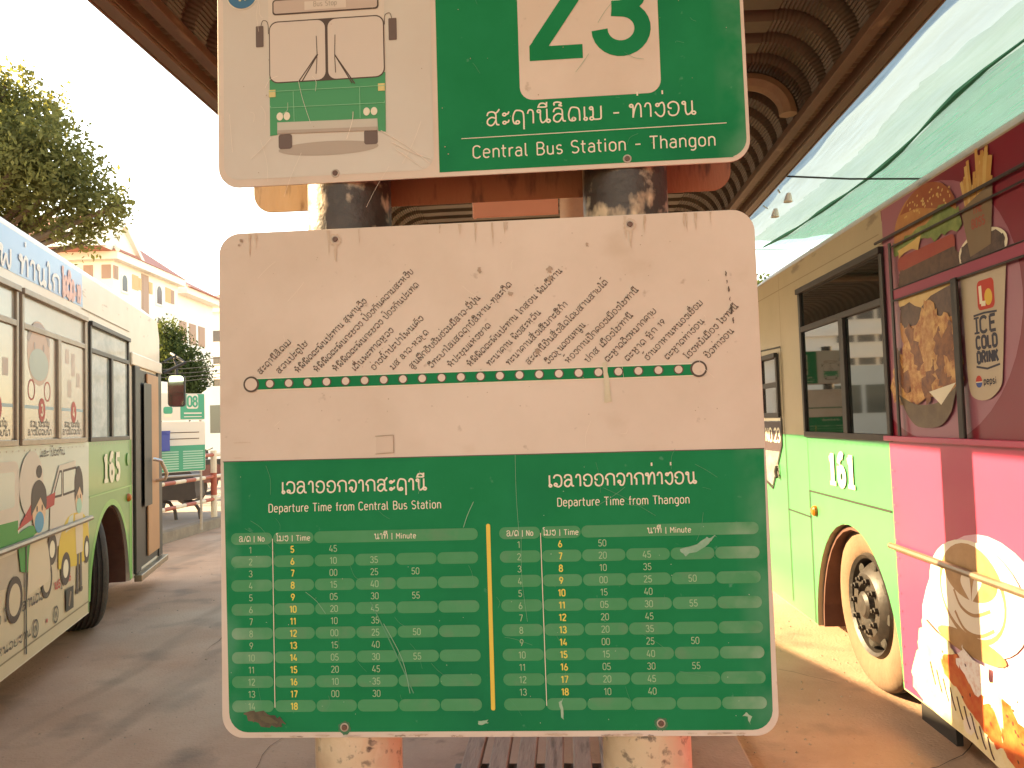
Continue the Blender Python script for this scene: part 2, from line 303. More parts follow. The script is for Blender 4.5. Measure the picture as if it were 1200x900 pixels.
pave = mat('far_paving', (.3,.24,.2), .85, (.25,.2,.165), 2, .8); kerbm = mat('kerb_concrete', (.3,.23,.17), .9, (.2,.15,.11), 5, .8, .4, 40)
mb = MB(); mb.add([(-30,8.5,.144),(-5.72,8.5,.144),(-5.72,60,.144),(-30,60,.144)], [(0,1,2,3)], pave)
mb.box(-5.85, -5.68, 8.5, 60, -.05, .15, kerbm)
tag(mb.build('pavement'), kind='structure')

rg = random.Random(12); mb = MB(); stone = mat('gravel_stone', (.3,.23,.17), .9, (.5,.42,.33), 20, .8)
for k in range(420):
    x, y = (rg.uniform(-5,-1), rg.uniform(2.5,11)) if k % 2 else (rg.uniform(.8,2.2), rg.uniform(2.5,8)); q = rg.uniform(.003,.009)
    mb.add([(x-q,y,0),(x,y-q*.8,0),(x+q*1.2,y,0),(x,y+q,0),(x,y,q*1.1)], [(0,1,4),(1,2,4),(2,3,4),(3,0,4)], stone)
tag(mb.build('gravel', fix=False), 'scattered small stones and grit on the dusty concrete', 'gravel', kind='stuff')
crk = mat('crack_dark', (.09,.065,.045), .95); p = Print(lambda u, v, h: (u, v, h), .004, .0002); rc_ = random.Random(4)
def crack(x, y, a, n_, st, wd):
    pts = [(x, y)]
    for k in range(n_): a += rc_.uniform(-.5, .5)*.6; x += st*math.cos(a); y += st*math.sin(a); pts.append((x, y))
    for k in range(n_): p.stroke(pts[k:k+2], wd*rc_.uniform(.4, 1), crk)
for c_ in ((-3.6,3.2,.4,22,.12,.007),(-2.6,5.5,1.9,30,.12,.006),(-1.3,3.3,2.6,14,.1,.005),(1.0,3.4,.5,12,.1,.006),(1.5,4.7,2.2,16,.09,.005),(-4.4,9.2,.2,30,.14,.008),(-3.0,7.4,-.3,20,.13,.007)): crack(*c_)
tag(p.build('crack', None), 'fine dark cracks and joints in the dusty concrete', 'crack', kind='stuff')
# ================================================================== BUS STOP SIGN
white = mat('aged_white_board', (.68,.56,.46), .5, (.58,.46,.36), 4, .75, spec=.12); speck(white, (.74,.64,.54), 2.2, .5, .75, .5); speck(white, (.34,.24,.17), 45, .67, .75, .55); speck(white, (.46,.33,.22), 12, .62, .8, .4)
green = mat('sign_green', (.0,.19,.066), .65, (.004,.225,.088), 7, .7, spec=.06); speck(green, (.0,.12,.055), 3, .5, .7, .6)
speck(green, (.28,.44,.32), 9, .38, .7, .6, gate=(0, .335, .385)); speck(green, (.2,.4,.28), 14, .4, .7, .6, gate=(0, -.35, -.385)); speck(green, (.12,.32,.2), 60, .68, .76, .5)
pill = mat('faded_pill_green', (0.055,0.265,0.11), .5, (0.085,0.3,0.145), 12, .7, spec=.06); speck(pill, (.4,.48,.36), 16, .42, .7, .7, gate=(0, .3, .37)); speck(pill, (.36,.46,.34), 14, .45, .7, .6, gate=(0, -.3, -.37)); speck(pill, (.12,.24,.13), 24, .55, .7, .5)
ink = flat('brown_ink', (.075,.042,.026)); cream = mat('print_cream', (.74,.66,.5), .5); palegreen_txt = mat('number_pale', (.3,.47,.26), .5); yellow_txt = flat('number_yellow', (.72,.58,.1))
yellowbar = flat('yellow_bar', (.72,.5,.07)); dark_teal = flat('roundel_blue', (.03,.14,.24)); panelgrey = mat('panel_bus_ground', (.55,.46,.37), .42, (.6,.55,.46), 2.5, .8)
steel_edge = mat('board_back', (.6,.45,.3), .6, (.5,.34,.2), 7, .8, .2, 60, stretch=(3,3,.6)); speck(steel_edge, (.34,.12,.06), 3, .1, .3, .9, gate=(0,-.27,-.2)); speck(steel_edge, (.1,.045,.03), 26, .55, .7, .8, stretch=(2,2,.5))  # pale left end, red-brown beyond: light bounced off the post painted into the colour
postm = mat('post_paint', (.6,.43,.27), .5, (.66,.5,.34), 6, .7, .3, 50); speck(postm, (.07,.04,.03), 32, .62, .68, .9); speck(postm, (.05,.032,.025), 60, .58, .66, .8, gate=(2, .95, 1.12)); speck(postm, (.3,.13,.07), 9, .6, .75, .5); speck(postm, (.04,.028,.022), 22, .34, .44, .97, stretch=(1,1,.6), gate=(2, 1.7, 1.8)); speck(postm, (.75,.6,.42), 30, .6, .72, .6)
screwm = mat('rusty_screw', (.1,.05,.035), .5, (.2,.1,.06), 60, .7); washer = mat('washer_steel', (.5,.42,.34), .5, (.3,.2,.14), 80, .7, metal=.2)
faint = flat('faint_scratch', (.76,.65,.53)); gscratch = flat('green_scratch', (.06,.27,.13)); gscratch2 = flat('light_scratch', (.2,.4,.25))
CX, ZT, LEAN = -.1114, 1.8372, .0134
NAMES = ['ສະຖານີລົດເມ','ສວນປະຕູໄຊ','ຫໍພິພິດຕະພັນປະທານ ສຸພານຸວົງ','ຫໍພິພິດຕະພັນກະຊວງ ປ້ອງກັນຄວາມສະຫງົບ','ຫໍພິພິດຕະພັນກະຊວງ ປ້ອງກັນປະເທດ','ເດີ່ນພະທາດຫຼວງ','ອ່າງນໍ້າປະປາໂພນເຄັງ','ມສ ລາວ-ຫວຽດ','ສູນຝຶກອົບຮົມຮ່ວມມືລາວ-ຍີ່ປຸ່ນ','ວິທະຍາໄລເສດຖາບໍລິຫານ-ທຸລະກິດ','ຫໍປະຊຸມແຫ່ງຊາດ','ຫໍພິພິດຕະພັນປະທານ ໄກສອນ ພົມວິຫານ','ທະນາຄານ ພົງສະຫວັນ','ທະນາຄານສົ່ງເສີມກະສິກຳ','ສະຖານີຂົນສົ່ງລົດໂດຍສານສາຍໃຕ້','ວິງວຽນດອນໜູນ','ຫ້ອງການປົກຄອງເມືອງໄຊທານີ','ປກສ ເມືອງໄຊທານີ','ຕະຫຼາດດົງໝາກຄາຍ','ຕະຫຼາດ ຫຼັກ 19','ຮ້ານອາຫານໜອງເຊື່ອມ','ຕະຫຼາດທ່າງ່ອນ','ໂຮງໝໍເມືອງ ໄຊທານີ','ຂົວທ່າງ່ອນ']
LENS = dict(enumerate([64,60,142,199,171,80,102,73,139,164,82,187,104,119,160,75,142,91,98,76,111,73.5,101,52]))
LT = ['5 45','6 10 35','7 00 25 50','8 15 40','9 05 30 55','10 20 45','11 10 35','12 00 25 50','13 15 40','14 05 30 55','15 20 45','16 10 35','17 00 30','18']
RT = ['6 50','7 20 45','8 10 35','9 00 25 50','10 15 40','11 05 30 55','12 20 45','13 20 35','14 00 25 50','15 15 40','16 05 30 55','17 20 45','18 10 40','']
def stop_sign(name, loc, number, full=True, label=None):
    root = empty(name, loc, 0, -LEAN)
    fn = lambda u, v, h: (u/1000, -h, ZT+v/1000)
    def board(nm, v0, v1):
        b = MB(); b.prism(rrect(-382.5, 382.5, v0, v1, 31, 8), fn, 0, -.003, white)
        return b.build(nm, root, smooth=True, bevel=.0007)
    for px in (-.206, .2115):
        b = MB(); b.tube([(px, .0665, .1), (px, .0665, 2.36)], .0625, postm, 36); b.build('post', root, smooth=True)
    # upper board
    up = board('route_panel', 68, 470)
    p = Print(fn)
    p.poly(rrect(-373.5, -64, 79, 462, 22), panelgrey)
    gf = [(-56.5,74.5),(360,74.5)] + arc(350.5,101,27,26.5,-75,0,6) + arc(350.5,438,27,26,0,80,6) + [(-56.5,464)]
    p.poly(gf, green); p.build('colour_field', up)
    p = Print(fn, .0004); p.poly(rrect(62.5, 262.5, 173, 432, 19), white)
    if number == '23':
        p.stroke(arc(116,335,28.5,28.5,170,-32,14)+[(92,251)], 23.5, green, 3)
        p.poly([(78,229.8),(154,229.8),(154,250.3),(106,250.4),(99,258),(84,259),(78,252)], green, 2)
        p.stroke(arc(210,331,29,31,150,-92,14)+[(197,300)], 22, green, 3); p.stroke([(197,300)]+arc(209.5,269.5,30.5,29,88,-180,20), 23, green, 2)
    else: p.text(number, 162, 230, 140, green, 21, 'c', sx=1.12)
    p.build('number_badge', up)
    p = Print(fn, .0004)
    p.text('ສະຖານີລົດເມ - ທ່າງ່ອນ', 12.5, 138.5, 20, cream, 2.15, width=297)
    p.stroke([(-23.5,121.8),(351,123.6)], 1.1, cream); p.text('Central Bus Station - Thangon', -8, 92, 18.5, cream, 1.9, width=343)
    p.build('lettering', up)
    p = Print(fn, .0004); win = mat('print_window', (.6,.5,.41), .42); bg_ = flat('print_bus_green', (.035,.27,.1)); gl = flat('print_line', (.2,.5,.27)); bump_ = mat('print_bumper', (.5,.45,.36), .45); sh = flat('print_shadow', (.4,.32,.25)); tyre_ = flat('print_tyre', (.13,.08,.06)); body_ = mat('print_bus_body', (.62,.52,.42), .42)
    p.poly([(-305,225),(-132,225),(-132,360),(-305,360)], body_)
    p.poly(ell(-218,119,74,10.5), sh, 1); p.poly([(-304,230),(-132,227),(-133,138.5),(-144,140),(-145,158),(-292,160),(-293,142.5),(-304,141.5)], bg_, 2)
    p.poly([(-293,161),(-145,158.5),(-145,141),(-293,144)], bump_, 3); p.poly([(-293,149),(-145,146.5),(-145,141),(-293,144)], sh, 4)
    for a, b_ in ((-291.5,-271.5),(-165,-145)): p.poly(rrect(a, b_, 121, 143, 4), tyre_, 2)
    for a in (-289,-278.5,-160.5,-149.5): p.poly(ell(a, 169.5, 4.8, 6), cream, 4)
    for a in (-305,-143): p.poly([(a,199),(a+10,199),(a+10,210),(a,210)], mat('print_amber', (.62,.5,.2), .5), 4)
    for a in ([(-304,207.5),(-132,206.5)],[(-303,186),(-302,183),(-134,181),(-133,184)],[(-268.5,206),(-267.5,161)],[(-170,206),(-170,160)]): p.stroke(a, .9, gl, 5)
    p.poly(rrect(-304,-132.5,219.5,313,13), ink, 3); p.poly(rrect(-302.5,-220,221,311,12), win, 4); p.poly(rrect(-216,-134,221,311,12), win, 4)
    p.poly(rrect(-298.5,-140,322.5,346,5), ink, 3); p.poly(rrect(-296.5,-142,324.5,344,4), mat('print_display', (.5,.38,.3), .45), 4); p.poly([(-250,327),(-188,327),(-188,340),(-250,340)], body_, 5); p.text('Bus Stop', -219, 331.5, 7.5, sh, 1, 'c', layer=6)
    for a in ([(-232,259),(-260,220)],[(-231,259),(-255,220)],[(-206,257),(-181,213)],[(-206,257),(-177,212)]): p.stroke(a, 1.7, ink, 5)
    for a in ([(-233,287),(-232,259),(-234,230)],[(-205,287),(-206,257),(-205,230)]): p.stroke(a, 1.1, ink, 5)
    p.poly(rrect(-324,-312.5,276,308,1.5), tyre_, 2); p.poly(rrect(-126,-114,274,307,1.5), tyre_, 2)
    p.stroke(_s((-316,308),(-313,316),(-306,312),(-305,295)), .9, ink, 2); p.stroke(_s((-121,307),(-124,315),(-131,312),(-132,298)), .9, ink, 2)
    p.build('bus_picture', up)
    p = Print(fn, .0004); p.poly(ell(-344.5,358,22,21.5), dark_teal, 2); p.stroke(arc(-344.5,358,23.2,22.7,0,360,30), 1.2, cream, 2)
    gear = [(-344.5+rr*math.cos(R(a)), 362+rr*math.sin(R(a))) for i in range(10) for a, rr in ((i*36,15),(i*36+12,15),(i*36+16,11.5),(i*36+32,11.5))]
    p.poly(gear, mat('roundel_yellow', (.7,.58,.25), .5), 4); p.poly(ell(-344.5,362,7,7), dark_teal, 5); p.build('emblem', up)
    # lower board
    lo = board('timetable_panel', -715, 0)
    p = Print(fn); p.poly([(-377.5,-330.5),(380,-333),(374.5,-683)]+arc(347.5,-680,27,27,-6,-90,6)+arc(-345,-680,27,27,-90,-180,6), green); p.stroke([(-378.5,-330),(380.5,-332.5)], 1.2, ink, 2); p.build('colour_field', lo)
    # route line
    p = Print(fn, .0004); p.poly([(-330,-212),(290,-212.5),(290,-230.3),(-330,-229.6)], cream, 1); p.poly([(-330,-213.2),(290,-213.8),(290,-229),(-330,-228.4)], green, 2)
    for i in range(24):
        a = -335.5+27.5*i; big = i in (0, 23); r_ = 11.5 if big else 6.8
        p.poly(ell(a, -220.6, r_, r_, 32), ink, 4); p.poly(ell(a, -220.6, r_-(2.7 if big else 1.5), r_-(2.7 if big else 1.5), 32), white, 5)
    p.build('route_line', lo)
    if full:
        p = Print(fn, .0004)
        for i, t in enumerate(NAMES):
            p.text(t, -335.5+27.5*i+13.5, -207, 7.1, ink, .98, ang=44.2, width=LENS[i])
        p.build('lettering', lo)
    p = Print(fn, .0004)
    p.text('ເວລາອອກຈາກສະຖານີ', -293.5, -377, 16, cream, 2.2, width=208); p.text('ເວລາອອກຈາກທ່າງ່ອນ', 84.5, -377.3, 16, cream, 2.2, width=203)
    if full:
        p.text('Departure Time from Central Bus Station', -312.5, -403, 11.5, cream, 1.25, width=247); p.text('Departure Time from Thangon', 96, -404.3, 11.5, cream, 1.25, width=181)
    p.build('lettering', lo)
    p = Print(fn, .0004); q = Print(fn, .0004)
    for (e0, e1, e2, e3, rows) in ((-367.3,-306.8,-247.5,-15.3,LT),(14.5,71.8,127.5,367.8,RT)):
        cw = (e3-e2)/4; hv = -439.5
        for a, b_ in ((e0,e1-.8),(e1+.8,e2-.5),(e2+.5,e3)): p.poly(rrect(a, b_, hv-8.2, hv+8.2, 8, 5), pill, 1)
        q.text('ລ/ດ | No', (e0+e1)/2, hv-4, 7.4, cream, .95, 'c', width=37); q.text('ໂມງ | Time', (e1+e2)/2, hv-4, 7.4, cream, .95, 'c', width=49); q.text('ນາທີ | Minute', (e2+e3)/2, hv-4, 7.4, cream, .95, 'c', width=59)
        for r_ in range(14):
            v = -455.2-16.62*r_
            cells = [(e0,e1-.8),(e1+.8,e2-.5)]+[(e2+.5+cw*k, e2-.5+cw*(k+1)) for k in range(4)]
            if r_ % 2 == 1:
                for a, b_ in cells: p.poly(rrect(a, b_, v-8.1, v+8.1, 8, 5), pill, 1)
            if not full: continue
            parts_ = rows[r_].split(); cc = [(a+b_)/2-1.5 for a, b_ in cells]
            if parts_ or rows is LT: q.text(str(r_+1), cc[0], v-4.7, 9.0, palegreen_txt, 1.0, 'c')
            for k, t in enumerate(parts_): q.text(t, cc[1+k], v-4.7, 9.0, yellow_txt if k == 0 else palegreen_txt, 1.55 if k == 0 else 1.0, 'c')
        p.stroke([(e1,-440),(e1+1,-673)], 1.0, cream, 3)
    p.poly(rrect(-3.4, 2.2, -679, -426, 2.5), yellowbar, 2)
    p.build('timetable_grid', lo); q.build('timetable_numbers', lo)
    if full:                                                    # wear with shapes of its own
        rn = random.Random(3); p = Print(fn, .0012)
        def scr(a, b_, c, d, m, wt=.5, bend=4):
            p.stroke(_s((a, b_), ((a+c)/2+rn.uniform(-bend, bend), (b_+d)/2+rn.uniform(-bend, bend)), (c, d)), wt, m, 2)
        for k in range(34):
            a, b_ = rn.uniform(-340, 350), rn.uniform(-690, -345); g = rn.uniform(-1.4, .4); l_ = rn.uniform(6, 45); scr(a, b_, a+l_*math.sin(g), b_+l_*math.cos(g), gscratch, rn.uniform(.25, .5))
        for k in range(16):
            a, b_ = rn.uniform(-340, 340), rn.uniform(-320, -20); g = rn.uniform(0, 6); l_ = rn.uniform(8, 40); scr(a, b_, a+l_*math.cos(g), b_+l_*math.sin(g), faint, .35)
        scr(-95,-350,-97,-382,gscratch2,.5); scr(-20,-395,-35,-430,gscratch2,.9,6); scr(40,-330,42,-440,gscratch2,.4); scr(45,-440,50,-560,gscratch2,.35)
        scr(-150,-560,-115,-655,gscratch2,.9,8); scr(-168,-530,-110,-655,gscratch,1.6,8); scr(-260,-515,-232,-545,gscratch2,.6); scr(150,-405,190,-380,gscratch,.8,8); scr(160,-380,230,-420,gscratch,.5,8)
        # peel of tape over the route line, tape residue, burn mark
        tape = mat('old_tape', (.5,.43,.28), .5, (.62,.55,.4), 30, .8); burn = mat('burn_mark', (.045,.038,.02), .6, (.14,.1,.055), 40, .9); fray = mat('green_chip', (.22,.4,.25), .5, (.36,.48,.34), 30, .8); stain = mat('brown_stain', (.3,.2,.13), .6, (.46,.34,.25), 30, .9)
        p.poly(wob([(166,-207),(171,-207),(176,-262),(167,-263)], 1.0, 8, 4), tape, 1)
        p.poly(wob([(262,-468),(296,-452),(312,-449),(300,-460),(268,-477)], 2.2, 5, 8), mat('scuff', (.14,.34,.2), .6, (.3,.44,.32), 45, .8), 1)
        p.stroke([(-157,-300),(-131,-299),(-131,-324),(-157,-325)], .9, stain, 1); p.poly(wob([(-156,-301),(-132,-300),(-132,-323),(-156,-324)], .4, 3, 2), mat('tape_square', (.58,.45,.35), .5), 0)
        p.poly(wob([(-349,-681),(-325,-678),(-300,-686),(-291,-694),(-300,-702),(-316,-699),(-332,-693),(-347,-690)], 3.2, 4, 5), burn, 1); p.poly(wob([(-330,-683),(-312,-687),(-300,-694),(-318,-694)], 2, 4, 6), mat('burn_ash', (.11,.09,.045), .7), 2)
        p.poly(wob([(339,-683),(346,-688),(344,-700),(341,-690),(335,-688)], 1.2, 3, 9), fray, 1); p.poly(wob([(89,-668),(92,-690),(95,-690),(94,-664)], 1.6, 4, 10), fray, 1); p.poly(wob([(-22,-693),(-8,-692),(-9,-696),(-20,-697)], 1.6, 4, 11), fray, 1)
        for a, b_, s_ in ((340,-90,2),(341,-101,1.2),(343,-112,2.2),(344,-125,1.4),(345,-140,3),(347,-155,2)): p.poly(wob(ell(a, b_, s_*.5, s_*2.2, 8), .6, 2, int(a*7+b_)), ink, 1)
        for a, b_, s_ in ((-3,-70,4),(96,-73,5),(40,-105,4),(75,-188,4),(96,-86,4),(-348,-12,3),(-352,-18,2),(150,-40,3)): p.poly(wob(ell(a, b_, s_*.8, s_, 9), s_*.35, 2, int(a*5+b_)), stain, 1)
        for k in range(60):
            a, b_ = rn.uniform(-370, 370), rn.uniform(-320, -10); p.poly(ell(a, b_, rn.uniform(.4,1), rn.uniform(.4,1), 7), stain, 1)
        for k in range(40):
            a, b_ = rn.uniform(-370, 370), rn.uniform(-700, -340); p.poly(ell(a, b_, rn.uniform(.4,.9), rn.uniform(.4,.9), 7), fray, 1)
        run = mat('rust_run', (.5,.35,.24), .6, (.6,.47,.36), 60, .9); grn = mat('green_grime', (.02,.12,.05), .6, (.05,.17,.08), 40, .9)
        for u, v, m_ in ((-210,-15.6,run),(211,-14,run),(-208,-700.5,grn),(226,-697.5,grn)):
            p.poly(wob(ell(u, v-1, 9, 9, 14), 1.2, 2, int(u)), m_, 0)
            if v > -100: p.poly(wob([(u-3,v-5),(u+3,v-5),(u+1.5,v-34),(u-1,v-30)], .8, 4, int(u)+1), m_, 0)
        for k in range(26):
            u = rn.uniform(-345,345); p.poly(wob(ell(u, -711.5+rn.uniform(-2,1), rn.uniform(3,14), rn.uniform(.6,1.6), 10), .7, 2, k), run if k % 3 else stain, 1)
        for k in range(16):
            u = rn.uniform(-350,350); p.poly(wob([(u,-2),(u+rn.uniform(2,5),-2),(u+2,-rn.uniform(10,40))], .8, 4, k+50), run, 0)
        p.poly(wob(rrect(-362,-338,-325,-303,1), .5, 3, 71), run, 0)
        p.build('wear_marks', lo)
        p = Print(fn, .0025)
        for k in range(14):
            a, b_ = rn.uniform(-370, -75), rn.uniform(85, 350); g = rn.uniform(-.9, .4); l_ = rn.uniform(12, 70); scr(a, b_, a+l_*math.sin(g), b_-l_*math.cos(g), faint, rn.uniform(.3, .6))
        for a in ((-140,140,-70,88),(-125,122,-68,95),(-120,112,-80,82),(-180,170,-190,130)): scr(*a, faint, .8, 6)
        for k in range(14):
            a, b_ = rn.uniform(-45, 370), rn.uniform(80, 350); l_ = rn.uniform(10, 40); scr(a, b_, a+rn.uniform(-1,1)*l_, b_+l_*rn.uniform(-.4,1), gscratch, .4)
        for k in range(26):
            a, b_ = rn.uniform(-370, 370), rn.uniform(85, 350); p.poly(ell(a, b_, rn.uniform(.4,1.1), rn.uniform(.4,1.1), 7), stain, 1)
        p.build('wear_marks', up)
    for par, (u, v) in ((up,(-208.5,81.4)),(up,(211,80)),(lo,(-210,-15.6)),(lo,(211,-14)),(lo,(-208,-700.5)),(lo,(226,-697.5))):
        b = MB(); c = lambda x, y, t: fn(u+x*1000, v+y*1000, t)
        b.lathe([(.0001,.0016),(.0056,.0016),(.0062,.0006),(.0062,.0001)], c, washer, 24); b.lathe([(.0001,.0027),(.0016,.0028),(.0017,.0036),(.0034,.0034),(.0041,.0016)], c, screwm, 20)
        b.build('screw', par, smooth=True, fix=False)
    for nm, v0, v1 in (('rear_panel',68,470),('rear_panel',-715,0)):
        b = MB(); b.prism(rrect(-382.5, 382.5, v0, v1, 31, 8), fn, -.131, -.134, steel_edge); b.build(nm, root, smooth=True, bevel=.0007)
    if label: tag(root, label, 'bus stop sign', 'double sided bus stop signs on posts')
    return root
stop_sign('bus_stop_sign', (CX, 1.1-.0246, 0), '23', True, 'large worn green and white route 23 bus stop sign with timetable in the foreground')
far = stop_sign('bus_stop_sign', (CX, 9.6, 0), '29', False, 'route 29 bus stop sign further along the platform, reflected in a window of bus 161')

# ================================================================== CANOPY
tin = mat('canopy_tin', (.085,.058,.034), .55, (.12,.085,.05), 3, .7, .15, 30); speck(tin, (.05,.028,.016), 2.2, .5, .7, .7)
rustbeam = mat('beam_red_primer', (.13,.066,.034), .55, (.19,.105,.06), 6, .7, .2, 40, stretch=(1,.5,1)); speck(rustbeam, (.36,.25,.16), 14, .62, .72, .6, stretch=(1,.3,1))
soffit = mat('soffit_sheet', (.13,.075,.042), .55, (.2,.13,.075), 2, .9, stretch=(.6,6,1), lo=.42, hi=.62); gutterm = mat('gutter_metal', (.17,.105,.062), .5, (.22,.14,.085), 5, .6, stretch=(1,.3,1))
canopy = empty('platform_canopy', (-.07, 4, 0)); tag(canopy, 'long brown canopy of curved corrugated metal over the platform with red brown edge beams', 'canopy')
ox, oy = .07, -4
XL, XR, ZB, ZC, RA = -1.345, 1.205, 3.03, 3.26, .25
prof = []
for k in range(45):
    a = R(90*k/44); prof.append((XL+RA-RA*math.cos(a), ZB+(ZC-ZB)*math.sin(a), -math.cos(a), math.sin(a), 1))
for k in range(1, 14): prof.append((XL+RA+(XR-XL-2*RA)*k/14, ZC, 0, 1, 0))
for k in range(45):
    a = R(90-90*k/44); prof.append((XR-RA+RA*math.cos(a), ZB+(ZC-ZB)*math.sin(a), math.cos(a), math.sin(a), 1))
ys = []; y = -1.6
while y < 22: ys += [(y,0),(y+.1,0),(y+.12,.045),(y+.18,.045)]; y += .2
vsl = []; n = len(prof)
for yy, d in ys:
    for i, (x, z, nx, nz, c) in enumerate(prof):
        dd = d + (.0032*(1 if i % 2 else -1) if c else 0); vsl.append((x+nx*dd+ox, yy+oy, z+nz*dd))
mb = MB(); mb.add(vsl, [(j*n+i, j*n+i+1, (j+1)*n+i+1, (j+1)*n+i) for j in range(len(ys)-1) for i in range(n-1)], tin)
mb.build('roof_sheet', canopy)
for s_ in (-1, 1):
    X = lambda a: -.07+s_*a+ox
    def bx(m_, a, b_, z0, z1, mt): m_.box(min(X(a),X(b_)), max(X(a),X(b_)), -1.7+oy, 22+oy, z0, z1, mt)
    b = MB(); A0 = 1.268; bx(b, A0, A0+.05, 3.0, 3.04, rustbeam); st2 = [-1.7+.025*k for k in range(950)]; xa, xb = X(A0+.05), X(1.37); b.add([(xx, yy+oy, 3.032+(.006 if k % 2 else 0)) for k, yy in enumerate(st2) for xx in (xa, xb)], [(2*k, 2*k+1, 2*k+3, 2*k+2) for k in range(949)], soffit); bx(b, 1.37, 1.376, 2.985, 3.2, rustbeam); b.build('edge_beam', canopy, bevel=.004)
    b = MB(); bx(b, 1.378, 1.428, 2.97, 2.975, gutterm); bx(b, 1.424, 1.43, 2.9755, 3.12, gutterm); bx(b, 1.378, 1.382, 2.9755, 3.12, gutterm); bx(b, 1.4305, 1.438, 2.966, 2.985, gutterm); b.build('gutter', canopy, bevel=.002)
ribm = mat('arch_rib_paint', (.3,.2,.12), .55, (.2,.12,.07), 8, .7)
for yy in (3.9, 9.75, 15.2):
    pts = [(x-nx*.055+ox, yy+oy, z-nz*.055) for x, z, nx, nz, c in prof]
    b = MB(); b.tube(pts, .045, ribm, 8); b.build('arch_rib', canopy, smooth=True)
    if yy > 0:
        b = MB(); b.tube([(.13+ox, yy+oy, .1),(.13+ox, yy+oy, 3.32)], .122, mat('column_paint', (.42,.22,.14), .6, (.3,.14,.09), 6, .8), 28); b.build('column', canopy, smooth=True)
salmon = mat('salmon_board', (.62,.25,.16), .5, (.55,.22,.14), 6, .6)
b = MB(); b.box(-.415, .0, 3.75, 3.765, 2.55, 3.0, salmon); b.box(-.415, -.4, 3.765, 3.78, 2.55, 3.0, salmon); b.box(-.2, .02, 3.765, 3.8, 2.7, 2.73, rustbeam)
b = b.build('notice_board', bevel=.003); tag(b, 'plain salmon pink board fixed high on the canopy column between the two sign panels', 'board')

# ================================================================== SHADE NET, CABLE, SPOTLIGHTS
def netmat(name, col, holes, scale):
    m = bpy.data.materials.new(name); m.use_nodes = True; n = m.node_tree; n.nodes.clear()
    out = n.nodes.new('ShaderNodeOutputMaterial'); tr = n.nodes.new('ShaderNodeBsdfTransparent'); tl = n.nodes.new('ShaderNodeBsdfTranslucent'); df = n.nodes.new('ShaderNodeBsdfDiffuse')
    tl.inputs[0].default_value = (*col, 1); df.inputs[0].default_value = (*col, 1)
    a = n.nodes.new('ShaderNodeMixShader'); a.inputs[0].default_value = .3; n.links.new(tl.outputs[0], a.inputs[1]); n.links.new(df.outputs[0], a.inputs[2])
    tc = n.nodes.new('ShaderNodeTexCoord'); mp = n.nodes.new('ShaderNodeMapping'); mp.inputs['Scale'].default_value = (1, .05, 1); n.links.new(tc.outputs['Object'], mp.inputs[0])
    nz = n.nodes.new('ShaderNodeTexNoise'); nz.inputs['Scale'].default_value = scale; nz.inputs['Detail'].default_value = 5; n.links.new(mp.outputs[0], nz.inputs['Vector'])
    rp = n.nodes.new('ShaderNodeMapRange'); rp.inputs['From Min'].default_value = .3; rp.inputs['From Max'].default_value = .7; rp.inputs['To Min'].default_value = max(0, holes-.06); rp.inputs['To Max'].default_value = holes+.06
    n.links.new(nz.outputs['Fac'], rp.inputs['Value'])
    b_ = n.nodes.new('ShaderNodeMixShader'); n.links.new(rp.outputs[0], b_.inputs[0]); n.links.new(a.outputs[0], b_.inputs[1]); n.links.new(tr.outputs[0], b_.inputs[2]); n.links.new(b_.outputs[0], out.inputs[0])
    return m
net1 = netmat('net_pale_blue', (.205,.275,.305), .065, 60); net2 = netmat('net_mint', (.3,.62,.48), .68, 60); net3 = netmat('net_teal', (.05,.5,.33), .5, 60)
shade = empty('shade_net', (2.5, 3, 3.05)); tag(shade, 'pale blue and teal green shade net stretched over bus 161 beside the canopy', 'shade net')
def netsheet(nm, xf0, xf1, zoff, m, nx=12, ny=60, y0=-2, y1=7.0):
    vs_ = []
    for j in range(ny+1):
        y = y0+(y1-y0)*j/ny
        for i in range(nx+1):
            a, b_ = xf0(y), xf1(y); x = a+(b_-a)*i/nx
            z = 3.09+zoff+.02*math.sin(y*1.7+x)*math.sin((x-1.4)*1.1)-.05*math.sin(PI*(x-1.4)/3.6)+.004*math.sin(y*6+x*9)+.005*math.sin(x*23+y*.8)+.1*max(0, x-1.9)
            vs_.append((x-2.5, y-3, z-3.05))
    b = MB(); b.add(vs_, [(j*(nx+1)+i, j*(nx+1)+i+1, (j+1)*(nx+1)+i+1, (j+1)*(nx+1)+i) for j in range(ny) for i in range(nx)], m)
    return b.build(nm, shade, smooth=True)
fold = lambda y: 1.8+.045*(6.9-y)+.05*math.sin(y*1.3+.6)+.02*math.sin(y*3.1)
netsheet('net_sheet', lambda y: 1.40+.06*max(0, math.sin(y*1.9+1.4))**3, lambda y: 5.0, 0, net1, 40)
netsheet('overlap_sheet', lambda y: fold(y)-.2-.015*((y*3.3) % 1)-.012*((y*7.7) % 1), lambda y: 5.0, -.04, net2, 30, 160)
netsheet('green_sheet', lambda y: fold(y), lambda y: 5.0, -.065, net3, 30)
b = MB(); b.tube([(fold(y)-2.5, y-3, 3.015-3.05+.035*math.sin(y*1.7+fold(y))*math.sin((fold(y)-1.4)*1.1)) for y in [-2+.25*k for k in range(37)]], [.012+.006*math.sin(k*1.7) for k in range(37)], mat('net_fold', (.02,.2,.13), .8), 6); b.build('fold', shade, smooth=True)
b = MB(); b.tube([(1.42-2.5, 4.0, 3.02-3.05),(2.2-2.5, 4.0, 2.995-3.05),(5-2.5, 4.0, .03)], .004, mat('net_cord', (.05,.09,.08), .7), 6); b.build('end_cord', shade)
blackw = mat('black_cable', (.02,.02,.022), .6)
